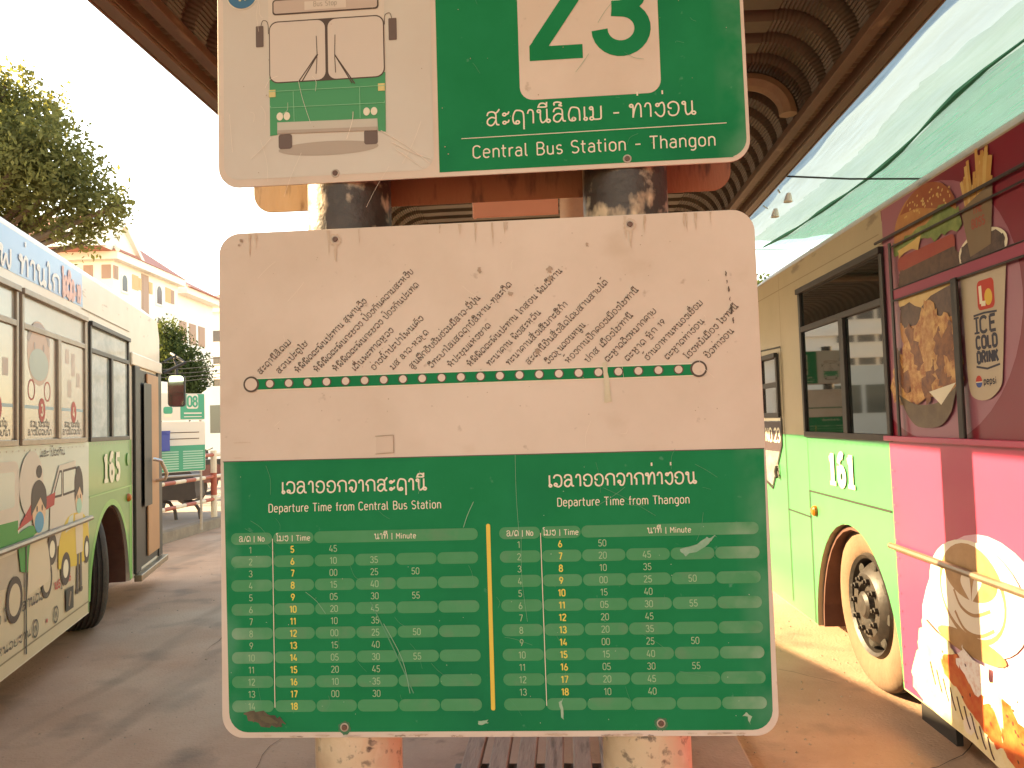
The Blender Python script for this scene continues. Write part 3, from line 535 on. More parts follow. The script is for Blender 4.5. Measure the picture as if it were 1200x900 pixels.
b = MB(); b.tube([(1.4,4.83,3.0),(1.8,4.9,2.985),(2.3,4.98,2.985),(5,5.4,3.05)], .006, blackw, 6); o = b.build('cable'); tag(o, 'black cable running straight across under the shade net from the canopy edge', 'cable')
def rayto(px, py, z=None, y=None):
    d = fw + cx_*((px-600)/FPX) - cy_*((py-450)/FPX); t = (z-1.55)/d.z if z is not None else y/d.y
    return EYE + d*t
lampm = mat('spotlight_white', (.75,.75,.7), .4); lampg = mat('spotlight_glass', (.5,.55,.55), .2)
for px, py, lb in ((920,232,'small white spotlight on a thin arm from the canopy edge, the nearer of the pair'),(905,250,'small white spotlight on a thin arm from the canopy edge, the farther of the pair')):
    c = rayto(px, py, z=2.93); root = empty('spotlight', c); tag(root, lb, 'spotlight', 'spotlights under the shade net')
    b = MB(); b.tube([(1.4-c.x, -.02, .05),(-.03, 0, .035)], .005, lampg, 6); b.build('arm', root)
    b = MB(); b.lathe([(.001,.03),(.014,.03),(.022,.012),(.032,-.026),(.028,-.028),(.001,-.02)], lambda x, y, t: (x*.9+.02, y*.9-.4*t, t*.9), lampm, 16); b.build('lamp_head', root, smooth=True)

# ================================================================== BENCH
wood = mat('weathered_slat', (.2,.145,.12), .7, (.3,.22,.18), 9, .8, .4, 40, stretch=(6,.6,6)); speck(wood, (.08,.05,.04), 14, .56, .7, .8, stretch=(3,.4,3)); ironm = mat('bench_iron', (.05,.04,.036), .6, (.12,.07,.05), 20, .6)
bench = empty('park_bench', (-.1, 3.05, .12)); tag(bench, 'wooden slatted bench without a back standing on the platform behind the route 23 sign', 'bench')
for k in range(6):
    x = -.233+k*.0805; b = MB(); b.box(x, x+.053, -.86, .86, .425, .455, wood); b.build('slat', bench, bevel=.004)
for yy in (-.7, .7):
    b = MB(); b.box(-.26, .26, yy-.02, yy+.02, .385, .4245, ironm); b.build('crossbar', bench, bevel=.003)
    for x in (-.24, .2):
        b = MB(); b.box(x, x+.035, yy-.0175, yy+.0175, 0, .3845, ironm); b.build('leg', bench, bevel=.003)

# ================================================================== BUSES
glass = mat('dark_bus_glass', (.012,.014,.012), .03, spec=.9); framem = mat('window_frame_dark', (.012,.007,.005), .45, (.03,.017,.012), 12, .7)
framel = mat('window_frame_aluminium', (.3,.24,.19), .4, (.2,.15,.11), 9, .7, metal=.4); rubber = mat('tyre_rubber', (.035,.03,.027), .85, (.075,.055,.042), 12, .7, .5, 50)
dusty = mat('dusty_tyre', (.2,.125,.075), .9, (.14,.085,.05), 6, .7, .3, 40); rimm = mat('rim_steel', (.022,.018,.016), .5, (.06,.045,.035), 10, .7, .2, 30); wellm = mat('wheel_well_mud', (.1,.04,.028), .9, (.15,.065,.045), 6, .7); under = mat('underbody', (.03,.025,.02), .9)
trimm = mat('trim_aluminium', (.3,.22,.15), .35, (.2,.14,.09), 10, .6, metal=.5); creamb = mat('bus_cream', (.42,.335,.22), .4, (.36,.28,.175), 3, .6, coat=.2); greenb = mat('bus_green', (.06,.3,.115), .35, (.05,.26,.1), 3, .6, coat=.3); numw = mat('number_cream', (.72,.66,.5), .5); amber = mat('amber_lamp', (.5,.13,.02), .25); seam = flat('panel_seam', (.03,.025,.02)); chrome = mat('chrome_rail', (.7,.66,.58), .18, metal=.9)
def bus_frame(loc, d, sg, label, s0, s1, zb, zt, rise, arch, wheel_s, wheel_o, wr, steer, tyrem, upper, group='city buses standing at the platform'):
    root = empty('city_bus', (loc[0], loc[1], 0), math.atan2(d[1], d[0])); tag(root, label, 'bus', group)
    P3 = lambda s_, z, o: (s_, sg*o, z)
    ac, arx, arz = arch
    notch = lambda c: [(c+arx*math.cos(R(a)), zb+arz*math.sin(R(a))) for a in range(0, 181, 10)]
    rc = s0+2.4
    outline = [(s0, zb), (s0, zt), (s1-.1, zt), (s1, zt-.18), (s1, zb)] + notch(ac) + notch(rc)
    b = MB(); b.prism(outline, P3, 0, -2.4, upper); body = b.build('body', root)
    prf = [(0, zt-.004)] + [(-.28+.28*math.cos(R(a))-.001, zt+.0+rise*.62*math.sin(R(a))) for a in range(10, 91, 10)] + [(-1.2, zt+rise)] + [(-2.12-.28*math.cos(R(a)), zt+rise*.62*math.sin(R(a))) for a in range(90, 9, -10)] + [(-2.4, zt-.004)]
    b = MB(); n_ = len(prf); st = [(s0, 1.0)] + [(s1-.9+.9*k/8, max(.0, 1-(k/8)**2.6)) for k in range(9)]
    b.add([P3(a, zt-.01+(z-zt+.01)*f, o) for a, f in st for o, z in prf], [(j*n_+i, j*n_+i+1, (j+1)*n_+i+1, (j+1)*n_+i) for j in range(len(st)-1) for i in range(n_-1)] + [tuple(range(n_))], upper)
    b.build('roof', root, smooth=True, angle=50)
    for c in (ac, rc):
        b = MB(); b.prism([(c+(arx+.03)*math.cos(R(a)), zb+.06+(arz+.0)*math.sin(R(a))) for a in range(0, 181, 12)], P3, -.5, -.55, wellm)
        b.prism([(c+.99*arx*math.cos(R(a)), zb+.99*arz*math.sin(R(a))) for a in range(0, 181, 12)]+[(c+.95*arx*math.cos(R(a)), zb+.955*arz*math.sin(R(a))) for a in range(180, -1, -12)], P3, -.03, -.5, wellm); b.build('wheel_well', root)
    for c, out_, st_ in ((wheel_s, wheel_o, steer), (rc+.02, -.08, 0)):
        wh = empty('wheel', (c, sg*out_, wr), 0); wh.parent = root; wh.rotation_euler = (0, 0, sg*R(st_))
        W3 = lambda x, y, t: (x, sg*t, y)
        r_ = wr; b = MB(); ri = .62*r_
        tw = .25
        prof_ = [(ri,-.02),(ri+.02,-.004),(r_*.8,.006),(r_*.93,-.006),(r_*.985,-.03),(r_,-.05)] + [x for k in range(5) for x in ((r_,-.055-k*.034),(r_-.012,-.06-k*.034),(r_-.012,-.075-k*.034),(r_,-.08-k*.034))] + [(r_*.985,-tw+.01),(r_*.9,-tw),(ri,-tw+.02)]
        b.lathe(prof_[:6], W3, tyrem, 56); b.lathe(prof_[5:], W3, rubber, 56); b.build('tyre', wh, smooth=True)
        b = MB(); b.lathe([(ri,-.02),(ri-.012,.004),(ri-.03,-.01),(ri-.04,-.085),(ri*.8,-.05),(ri*.68,-.005),(ri*.6,.012),(ri*.42,.012),(ri*.36,-.015),(ri*.3,-.012),(.001,-.012)], W3, rimm, 48)
        b.lathe([(ri*.27,-.012),(ri*.26,.025),(ri*.2,.04),(.001,.043)], W3, rimm, 24); b.build('rim', wh, smooth=True, fix=False)
        for k in range(8):
            a = R(45*k+10); h = MB(); h.lathe([(.026,-.0635),(.02,-.058),(.001,-.058)], lambda x, y, t, a=a: W3(ri*.75*math.cos(a)+x*1.45, ri*.75*math.sin(a)+y*1.25, t+.042), under, 12); h.build('rim_hole', wh, fix=False)
        for k in range(10):
            a = R(36*k); b = MB(); b.lathe([(.018,.0),(.018,.022),(.011,.024),(.011,.036),(.001,.038)], lambda x, y, t, a=a: W3(ri*.5*math.cos(a)+x, ri*.5*math.sin(a)+y, t+.01), rimm, 6); b.build('wheel_nut', wh)
    b = MB(); b.box(s0+.3, s1-.3, min(-sg*2.2, -sg*.62), max(-sg*2.2, -sg*.62), zb-.06, zb+.5, under); b.build('chassis', root)
    pr = lambda base=.0015, step=.0003: Print(lambda s_, z, h: P3(s_, z, h), base, step)
    return root, P3, pr
def window(root, P3, s0, s1, z0, z1, zd, sm, fm, pane=None, o=.004):
    """a sliding bus window: frame proud of the wall, transom at zd, mullion at sm, panes behind"""
    def bar(b, a, c, e, f, t=.016): b.box(*sorted((a, c)), *sorted((P3(0,0,o)[1], P3(0,0,o+t)[1])), e, f, fm)
    fr = MB(); t = .035
    bar(fr, s0, s1, z0, z0+t); bar(fr, s0, s1, z1-t, z1, .03); bar(fr, s0, s0+t, z0+t, z1-t); bar(fr, s1-t, s1, z0+t, z1-t); bar(fr, s0+t, s1-t, zd-.018, zd+.018)
    if sm is not None: bar(fr, sm-.03, sm+.03, z0+t, zd-.018, .02)
    wn = fr.build('window', root, bevel=.003)
    b = MB(); b.box(s0+.01, s1-.01, *sorted((P3(0,0,.0)[1], P3(0,0,o+.001)[1])), z0+.01, z1-.01, pane or glass); b.build('pane', wn)
    return wn

# ---- bus 161 (right)
dR = (-.02775, .9996); qR = (1.60, 4.33)
busR, P3, pr = bus_frame(qR, dR, 1, 'green and cream city bus 161 on the right with a magenta fast food wrap', -6.6, 2.35, .19, 2.56, .16, (.3,.6,.72), .27, -.075, .465, 0, dusty, creamb)
speck(creamb, (.2,.15,.1), 7, .62, .68, .8, stretch=(.5,1,1.6), gate=(2, 2.38, 2.5))
ar = [(.3+.6*math.cos(R(a)), .19+.72*math.sin(R(a))) for a in range(0, 181, 6)]
p = pr(); p.poly([(2.34,.2),(2.34,1.41),(-.285,1.41),(-.31,.2)]+[(max(-.3, a), max(.195, z)) for a, z in reversed(ar)], greenb); p.build('green_paint', busR)
for s_ in ([(1.4,2.03),(1.385,.24)], [(.93,1.05),(-.28,1.05)], [(1.385,.88),(.93,.88)],[(.93,1.05),(.93,.2)],[(1.98,2.05),(1.4,2.035)],[(1.93,2.05),(1.95,.3)]):
    p = pr(.006); p.stroke(s_, .012, seam); p.build('panel_gap', busR)
MAG = mat('wrap_magenta', (.48,.05,.12), .35, (.44,.045,.1), 2, .6, coat=.25); PINK = mat('wrap_pink', (.308,.094,.132), .35, (.330,.121,.154), 2, .6, coat=.25); CRIM = mat('wrap_crimson', (.209,.003,.019), .35, (.182,.003,.017), 2, .6, coat=.25); PALE = mat('wrap_pale_pink', (.72,.42,.5), .35, coat=.25)
p = pr(); p.poly([(-.31,.2),(-6.58,.2),(-6.58,1.42),(-.285,1.42)], MAG, 1)
p.poly([(-.285,1.42),(-6.58,1.42),(-6.58,2.55),(-.33,2.55)]+[(-.335,2.5),(-.375,2.45),(-.385,2.44),(-.35,2.42),(-.33,2.39),(-.35,2.33),(-.34,2.2)], CRIM, 1)
p.poly([(-.33,1.6)]+[(-.7+.62*math.cos(R(a)), 1.92+.5*math.sin(R(a))) for a in range(-55, -91, -6)]+[(-.7-.74*math.cos(R(a)), 1.97+.58*math.sin(R(a))) for a in range(-80, 81, 8)]+[(-.8,2.55),(-.34,2.55)], PINK, 2)
p.poly([(-.5,.2)]+[(-1.1+.63*math.cos(R(a)), .3+.75*math.sin(R(a))) for a in range(172, 20, -8)][::-1]+[(-1.9,.2)], PALE, 2)
p.build('advert_wrap', busR)
# windows over the wrap: frames only, the film runs across the panes
window(busR, P3, -.345, .945, 1.40, 2.37, 2.10, .22, framem)
win = empty('window', (0,0,0)); win.parent = busR
def wbar(s0, s1, z0, z1, t=.014, m=framem):
    b = MB(); b.box(min(s0,s1), max(s0,s1), *sorted((P3(0,0,.02)[1], P3(0,0,.02+t)[1])), z0, z1, m); return b.build('window_bar', win, bevel=.003)
for k in range(5):
    a = -.45-1.3*k; wbar(a-.02, a, 1.43, 2.36, .01); wbar(a-1.2, a-1.22, 1.43, 2.36, .01); wbar(a-.6, a-.56, 1.43, 2.085, .014)
wbar(-.3, -6.5, 2.385, 2.398, .012); wbar(-.44, -6.5, 2.333, 2.343, .006); wbar(-.44, -6.5, 2.083, 2.127, .003, mat('window_bar_pink', (.3,.03,.07), .4)); wbar(-.44, -6.5, 2.073, 2.083, .007); wbar(-.44, -6.5, 2.127, 2.134, .007); wbar(-.3, -6.5, 1.405, 1.43, .016, MAG)
# burger
bun = mat('wrap_bun', (0.4,0.13,0.03), .4, (0.52,0.24,0.07), 7, .8, coat=.2); bun2 = mat('wrap_bun_dark', (0.28,0.05,0.012), .4, (0.36,0.1,0.025), 8, .8, coat=.2); patty = mat('wrap_patty', (0.06,0.02,0.01), .5, (0.12,0.05,0.025), 30, .9, coat=.2); lett = mat('wrap_lettuce', (0.108,0.165,0.026), .45, (0.247,0.297,0.083), 16, .9, coat=.2); toma = mat('wrap_tomato', (0.314,0.026,0.017), .4, (0.372,0.066,0.033), 8, .6, coat=.2); chee = mat('wrap_cheese', (0.6,0.36,0.11), .4, (0.64,0.44,0.18), 10, .7, coat=.2)
p = pr(.0075)
p.poly(spline([(-.47,2.33),(-.5,2.44),(-.62,2.52),(-.8,2.54),(-.95,2.5),(-1.04,2.4),(-1.03,2.33)], 6), bun, 1); p.poly(spline([(-.55,2.47),(-.68,2.535),(-.84,2.54),(-.98,2.48),(-1.04,2.39),(-.9,2.41),(-.72,2.46)], 5), bun2, 2)
rn = random.Random(5)
for k in range(46):
    a, z = -.8+rn.gauss(0,.13), 2.465+rn.gauss(0,.03)
    if -1.02 < a < -.54 and 2.40 < z < 2.525: p.poly(ell(a, z, .008, .005, 8, rn.uniform(0,180)), chee, 4)
p.poly(wob([(-.48,2.34),(-.72,2.37),(-.98,2.41),(-1.06,2.36),(-1.08,2.29),(-.95,2.27),(-.8,2.3),(-.62,2.29),(-.48,2.3)], .02, 4, 2), lett, 3)
p.poly(wob([(-.5,2.32),(-.75,2.33),(-.7,2.28),(-.52,2.28)], .012, 3, 4), chee, 3); p.poly(rrect(-1.02,-.5,2.205,2.275,.03), toma, 2); p.poly(wob(rrect(-1.05,-.5,2.08,2.215,.05), .008, 2, 3), patty, 3); p.poly(wob([(-.49,2.09),(-1.0,2.1),(-1.03,2.07),(-.8,2.05),(-.7,2.01),(-.6,2.05),(-.49,2.04)], .006, 2, 6), chee, 4)
p.poly(wob(rrect(-1.02,-.5,1.94,2.06,.04), .008, 2, 8), patty, 3); p.poly(spline([(-.49,1.97),(-.52,1.86),(-.75,1.8),(-.98,1.86),(-1.03,1.97)], 5)+[(-.75,1.95)], bun, 2)
p.build('burger_picture', busR)
# fries
fry = mat('wrap_fries', (0.5,0.24,0.05), .45, (0.6,0.33,0.1), 12, .8, coat=.2); box_ = mat('wrap_kraft_box', (.182,.110,.055), .5, (.209,.138,.072), 8, .6); boxt = flat('wrap_box_print', (.3,.06,.03))
p = pr(.0075)
for k in range(30):
    a = -1.09-.215*rn.random(); t_ = rn.uniform(2.44, 2.565)-abs(a+1.22)*.25; l_ = rn.uniform(-.05,.03); p.stroke([(a*.55-.53, 2.25),(a+l_, t_)], .02, fry if k % 3 else chee, 1+k % 4)
p.poly([(-1.08,2.35),(-1.31,2.40),(-1.275,2.17),(-1.13,2.15)], box_, 6); p.text('THE', -1.2, 2.31, .035, boxt, .008, 'c', layer=8, sx=-1); p.text('BOSS', -1.2, 2.255, .035, boxt, .008, 'c', layer=8, sx=-1); p.build('fries_picture', busR)
# fried chicken bowl
chk = mat('wrap_chicken', (0.36,0.11,0.02), .5, (0.62,0.34,0.11), 22, 1.0, coat=.2, lo=.4, hi=.6); chd = mat('wrap_chicken_dark', (0.13,0.03,0.008), .5, (0.3,0.1,0.025), 26, .9, coat=.2); bowl = mat('wrap_bowl', (0.1,0.055,0.025), .5, (0.16,0.1,0.045), 14, .8, coat=.2)
p = pr(.0105); p.poly(wob(spline([(-.345,1.66),(-.42,1.76),(-.5,1.83),(-.6,1.91),(-.7,1.97),(-.77,2.04),(-.84,1.98),(-.95,1.93),(-1.02,1.86),(-1.03,1.74),(-1.0,1.64),(-.8,1.62),(-.55,1.58),(-.4,1.6)], 3), .016, 2, 3), chk, 1)
for a, z, rx, rz, ro in ((-.62,1.84,.12,.04,60),(-.85,1.8,.1,.035,80),(-.5,1.7,.09,.04,30),(-.93,1.84,.05,.09,10),(-.74,1.68,.05,.1,15),(-.45,1.78,.03,.07,0),(-.88,1.68,.08,.03,20)): p.poly(wob(ell(a, z, rx, rz, 12, ro), .02, 2, int(a*100)), chd, 2)
p.poly(wob(spline([(-.72,1.72),(-.7,1.85),(-.75,2.0),(-.8,2.03),(-.82,1.95),(-.79,1.8),(-.77,1.72)], 3), .008, 2, 11), mat('wrap_chicken_light', (0.62,0.36,0.13), .5, (0.38,0.13,0.03), 30, .9, coat=.2), 3)
p.poly(spline([(-.44,1.63),(-.6,1.58),(-.8,1.58),(-.98,1.65)], 5)+spline([(-.92,1.54),(-.82,1.48),(-.62,1.475),(-.52,1.53)], 5), bowl, 3); p.poly([(-.74,1.63),(-.97,1.66),(-.84,1.57)], cream, 4); p.build('chicken_picture', busR)
# cold drink cup
cupm = mat('wrap_cup', (0.46,0.36,0.25), .4, (0.4,0.31,0.21), 4, .6, coat=.2); cola = mat('wrap_cola', (.033,.011,.008), .4, (.110,.055,.039), 25, .9, coat=.2); inkb = flat('wrap_ink', (.025,.025,.045)); redp = flat('wrap_red', (.5,.03,.015))
p = pr(.0075); p.poly([(-1.04,2.15),(-1.375,2.17)]+spline([(-1.33,1.9),(-1.3,1.7),(-1.28,1.63),(-1.2,1.585),(-1.1,1.59),(-1.06,1.65),(-1.05,1.9)], 4), cupm, 1); p.poly(ell(-1.21,2.165,.17,.075,28), cream, 2); p.poly(wob(ell(-1.21,2.165,.16,.066,18), .008, 2, 4), cola, 3)
p.poly(rrect(-1.275,-1.16,1.93,2.045,.022), redp, 3); p.stroke([(-1.182,2.025),(-1.185,1.955),(-1.215,1.953)], .02, cream, 5); p.poly(ell(-1.235,1.975,.026,.032), mat('wrap_yellow', (.65,.4,.05), .5), 4)
for z in (1.912, 1.712): p.stroke([(-1.125,z+.002),(-1.2,z+(.006 if z > 1.8 else -.01)),(-1.285,z+.002)], .008, inkb, 3)
for t, z, h in (('ICE',1.843,.062),('COLD',1.783,.047),('DRINK',1.727,.043)): p.text(t, -1.205, z, h, inkb, .013, 'c', layer=4, width=-.145)
for a in (-1.1445,): p.stroke([(a-.018,1.845),(a+.018,1.845)], .008, inkb, 5); p.stroke([(a-.018,1.904),(a+.018,1.904)], .008, inkb, 5)
p.poly(ell(-1.137,1.655,.022,.024), cream, 3); p.poly(arc(-1.137,1.655,.022,.024,0,180), redp, 4); p.poly(arc(-1.137,1.651,.022,.02,180,360), mat('wrap_blue', (.02,.06,.25), .5), 4); p.text('pepsi', -1.17, 1.642, .026, inkb, .005, 'l', layer=4, sx=-1.2); p.build('drink_picture', busR)
# latte and pastries
lw = mat('wrap_latte_white', (.8,.72,.6), .4, (.72,.62,.5), 3, .5, coat=.2); lb_ = mat('wrap_coffee', (.36,.19,.08), .4, (.46,.27,.13), 12, .8, coat=.2); st_ = mat('wrap_strawberry', (.5,.05,.015), .4, (.6,.2,.06), 16, .8, coat=.2); cho = flat('wrap_chocolate', (.07,.02,.012)); crm = mat('wrap_custard', (.72,.6,.3), .45, (.8,.72,.5), 18, .8); sug = mat('wrap_icing_sugar', (.8,.74,.68), .6, (.6,.3,.2), 26, .8, lo=.5, hi=.7)
p = pr(.0075); p.poly(ell(-1.0,.79,.36,.225,36), lw, 1); p.poly(ell(-.98,.8,.25,.2,32), lb_, 2); p.poly(ell(-.98,.79,.235,.165,32), lw, 3); p.poly(ell(-.98,.87,.2,.1,28), lb_, 4)
for a in (-.94,-1.03): p.poly(spline([(-.985,.76),(a+.03,.83),(a,.88),(a-.04,.86),(-.985,.76)], 5), lw, 5)
p.stroke(spline([(-.85,.79),(-.9,.73),(-1.0,.715),(-1.12,.76)], 5), .014, lb_, 5); p.stroke(spline([(-.85,.7),(-.92,.64),(-1.03,.64),(-1.14,.69)], 5), .014, lb_, 5); p.poly(ell(-.95,.585,.26,.045,24), lb_, 4)
p.build('latte_picture', busR)
p = pr(.0155); p.poly(wob(spline([(-.58,.6),(-.5,.45),(-.52,.21),(-1.75,.21),(-1.75,.55),(-1.5,.62),(-1.2,.55),(-1.0,.42),(-.8,.55)], 4), .012, 2, 5), crm, 1)
p.poly(wob(spline([(-.75,.5),(-.72,.44),(-.92,.33),(-1.12,.24),(-1.16,.32),(-1.0,.46),(-.9,.53)], 4), .012, 2, 7), st_, 2); p.poly(wob(spline([(-1.2,.5),(-1.16,.34),(-1.2,.23),(-1.6,.23),(-1.65,.4),(-1.5,.56)], 4), .014, 2, 8), st_, 2)
p.poly(wob(spline([(-.9,.57),(-.86,.48),(-1.02,.4),(-1.14,.42),(-1.08,.53)], 4), .02, 2, 9), sug, 3); p.poly(wob(spline([(-1.22,.58),(-1.18,.46),(-1.35,.4),(-1.5,.48),(-1.4,.6)], 4), .02, 2, 10), sug, 3)
for k in range(9): p.stroke(spline([(-.62-.055*k, .42-.02*k),(-.64-.055*k, .37-.02*k),(-.66-.055*k, .33-.018*k)], 4), .011, cho, 4)
for k in range(26): a = rn.uniform(-.56,-1.7); p.poly(ell(a, rn.uniform(.22,.5), .008, .005, 7, rn.uniform(0,90)), cho, 4)
for k in range(5): p.poly(wob(ell(-.66-.09*k, .33-.025*k, .055, .035, 12, -25), .006, 2, k), lw if k % 2 else crm, 3)
p.build('pastry_picture', busR)
p = pr(.004)
for k in range(15): p.poly(ell(-.22+.085*k, 1.375, .006, .006, 8), greenb, 2)
for k in range(26): p.poly(ell(-.33, .24+.085*k, .005, .005, 8), trimm, 30) if k < 13 else None
for a in (-1.62,-2.9): p.stroke([(a,1.4),(a,.22)], .006, seam, 30)
p.stroke([(.93,1.41),(.93,1.05)], .005, seam); p.stroke([(1.38,2.54),(1.385,2.04)], .005, mat('seam_soft', (.25,.19,.12), .6)); p.stroke([(2.3,2.44),(-.3,2.44)], .005, mat('seam_soft', (.25,.19,.12), .6))
p.build('panel_gap', busR)
p = pr(.009); slab(p, '161', .545, 1.125, .185, numw, -1.5); p.build('fleet_number', busR)
b = MB(); b.tube([P3(-.28,.885,.02), P3(-6.5,.87,.02)], .016, trimm, 8); b.build('trim_strip', busR, smooth=True)
b = MB(); b.lathe([(.03,.004),(.028,.02),(.018,.03),(.001,.032)], lambda x, y, t: P3(.83+x, .93+y*1.15, t), amber, 16); b.build('side_marker', busR, smooth=True, fix=False)
# driver's door: window, route card, handle
window(busR, P3, 1.47, 1.9, 1.53, 2.0, 1.77, None, framem, mat('door_glass', (.06,.05,.045), .05, spec=.8), .008)
p = pr(.008); p.poly([(1.475,1.52),(1.9,1.52),(1.9,1.05),(1.75,1.02),(1.49,1.33)], mat('quarter_pane', (.12,.15,.14), .15, (.3,.33,.3), 8, .8), 1); p.poly([(1.475,1.5),(1.9,1.5),(1.9,1.28),(1.53,1.28),(1.475,1.34)], mat('route_card', (.05,.03,.035), .5), 2); p.text('NO.23', 1.87, 1.35, .1, numw, .017, 'l', layer=4, width=-.37); p.stroke([(1.47,1.515),(1.9,1.515)], .02, cream, 3); p.stroke([(1.465,1.52),(1.475,1.33),(1.75,1.0),(1.9,1.04)], .02, framem, 3)
p.build('route_card', busR)
b = MB(); b.lathe([(.045,.004),(.045,.012),(.001,.014)], lambda x, y, t: P3(1.6+x, 1.14+y*1.3, t), chrome, 18); b.tube([P3(1.6,1.17,.016),P3(1.585,1.13,.03),P3(1.56,1.09,.03)], .012, under, 8); b.build('door_handle', busR, smooth=True, fix=False)
b = MB(); b.box(-.66, -.34, *sorted((P3(0,0,-.06)[1], P3(0,0,-.09)[1])), .06, .3, under); b.build('mud_flap', busR)

# ---- bus 165 (left)
dL = (-.29759, .95469); qL = (-3.66, 5.95)
creamL = mat('bus_cream_pale', (.66,.58,.47), .4, (.6,.5,.39), 3, .6, coat=.2); speck(creamL, (.3,.2,.12), 8, .63, .68, .7, stretch=(.5,1,1.6), gate=(2, 2.42, 2.55)); greenL = mat('bus_green_dull', (.11,.31,.075), .35, (.09,.26,.06), 3, .6, coat=.3)
busL, P3, pr = bus_frame(qL, dL, -1, 'green bus 165 on the left with an open front door and a cartoon wrap', -7.0, 2.36, .24, 2.75, .18, (.34,.63,.76),   .36, -.12, .475, -27, rubber, creamL)
ar = [(.34+.63*math.cos(R(a)), .24+.76*math.sin(R(a))) for a in range(0, 181, 6)]
p = pr(); p.poly([(1.06,.25),(1.06,1.505),(-.285,1.505),(-.32,.25)]+[(max(-.31, a), max(.245, z)) for a, z in reversed(ar)], greenL); p.poly([(.97,1.09),(1.06,1.09),(1.06,.25),(.97,.25)], mat('bus_green_bright', (.16,.42,.1), .35), 2); p.stroke([(a, z) for a, z in ar if z > .3], .05, mat('bus_green_bright', (.16,.42,.1), .35), 2); p.build('green_paint', busL)
p = pr(.006); p.stroke([(-.28,1.09),(1.05,1.09)], .012, mat('bus_green_line', (.3,.5,.2), .5)); p.build('panel_gap', busL)
wsky = mat('wrap_pale_sky', (.46,.52,.45), .4, (.52,.56,.48), 1.5, .6, coat=.2); wsand = mat('wrap_sand', (.55,.44,.28), .4, (.6,.5,.36), 1.5, .7, coat=.2); wgr = mat('wrap_grey_haze', (.4,.34,.26), .4, (.5,.4,.3), 2, .8, coat=.2); wblue = mat('wrap_top_blue', (.24,.4,.6), .4, (.3,.45,.64), 2, .6, coat=.2)
p = pr(); p.poly([(-6.98,.25),(-.29,.25),(-.29,.9),(-6.98,.9)], wsand); p.poly([(-6.98,.9),(-.29,.9),(-.285,1.505),(-6.98,1.505)], wsky); p.poly([(-6.98,.72)]+[(-6.98+.34*k, .72+.06*math.sin(k*2.3)) for k in range(1, 20)]+[(-.29,.74),(-.29,.96),(-6.98,.96)], wgr, 2)
p.poly([(-6.98,2.5),(-.42,2.5),(-.44,2.745),(-6.98,2.745)], wblue); p.build('advert_wrap', busL)
# top lettering
tw_ = mat('wrap_letter_white', (.78,.76,.72), .5); tr_ = mat('wrap_letter_pink', (.72,.42,.36), .5); p = pr(.006); p.text('ດໄພ ທ່ານໄກ', -2.25, 2.515, .11, tw_, .024, width=1.3); p.text('ໂຄວິດ-19', -.9, 2.515, .13, tr_, .034, width=.42); p.build('lettering', busL)
# cartoon figures on the flank
skin = mat('wrap_skin', (.66,.42,.26), .5); hair = flat('wrap_hair', (.04,.02,.016)); maskb = flat('wrap_mask_blue', (.04,.26,.42)); maskg = flat('wrap_mask_green', (.3,.52,.4)); vanw = mat('wrap_van', (.58,.5,.42), .5); yel = mat('wrap_taxi_yellow', (.62,.42,.02), .4); redr = flat('wrap_roof_red', (.42,.02,.02)); gro = flat('wrap_tuk_green', (.01,.25,.03)); shirt = mat('wrap_shirt', (.62,.5,.36), .5); grey = flat('wrap_trousers', (.09,.07,.06))
p = pr(.007)
p.poly(rrect(-3.0,-1.68,.9,1.42,.08), vanw, 1); p.poly([(-3,.92),(-1.7,.92),(-1.7,1.08),(-3,1.1)], gro, 2)
for k in range(3): p.poly(rrect(-2.9+.4*k,-2.55+.4*k,1.16,1.36,.03), wsky, 2)
p.poly(ell(-1.48,1.27,.2,.2), vanw, 1)
p.poly([(-1.18,.84),(-1.15,1.15),(-.98,1.36),(-.62,1.38),(-.58,.82)], vanw, 1); p.poly([(-1.1,1.16),(-.97,1.32),(-.93,1.32),(-.93,1.16)], wsky, 2); p.stroke([(-1.1,1.16),(-.97,1.32),(-.93,1.32),(-.93,1.16),(-1.1,1.16)], .016, hair, 3); p.poly([(-.9,1.16),(-.9,1.32),(-.62,1.33),(-.62,1.17)], wsky, 2); p.stroke([(-.9,1.16),(-.9,1.32),(-.62,1.33),(-.62,1.17),(-.9,1.16)], .016, hair, 3); p.poly(ell(-1.12,.83,.09,.1), hair, 2); p.poly(ell(-1.12,.83,.05,.055), cream, 3)
p.poly([(-1.72,1.02),(-1.5,1.15),(-1.06,1.19),(-1.08,1.11),(-1.35,1.08)], redr, 3); p.poly(spline([(-1.72,1.0),(-1.45,1.02),(-1.38,.86),(-1.5,.76),(-1.66,.78)], 4), gro, 3); p.poly(ell(-1.75,.64,.12,.13), hair, 2); p.poly(ell(-1.75,.64,.085,.09), wsand, 3); p.poly(ell(-1.22,.66,.1,.12), hair, 2); p.poly(ell(-1.22,.66,.07,.085), wsand, 3)
p.poly(spline([(-1.0,.68),(-.98,.86),(-.8,1.0),(-.5,1.0),(-.35,.92),(-.31,.76),(-.33,.66),(-.6,.64)], 4), yel, 3); p.poly([(-.86,.9),(-.77,1.0),(-.68,1.01),(-.7,.92)], wsky, 4); p.poly(ell(-.85,.66,.1,.11), hair, 4); p.poly(ell(-.85,.66,.055,.062), cream, 5); p.poly(ell(-.37,.72,.07,.1), hair, 4); p.poly(ell(-.37,.72,.04,.058), cream, 5)
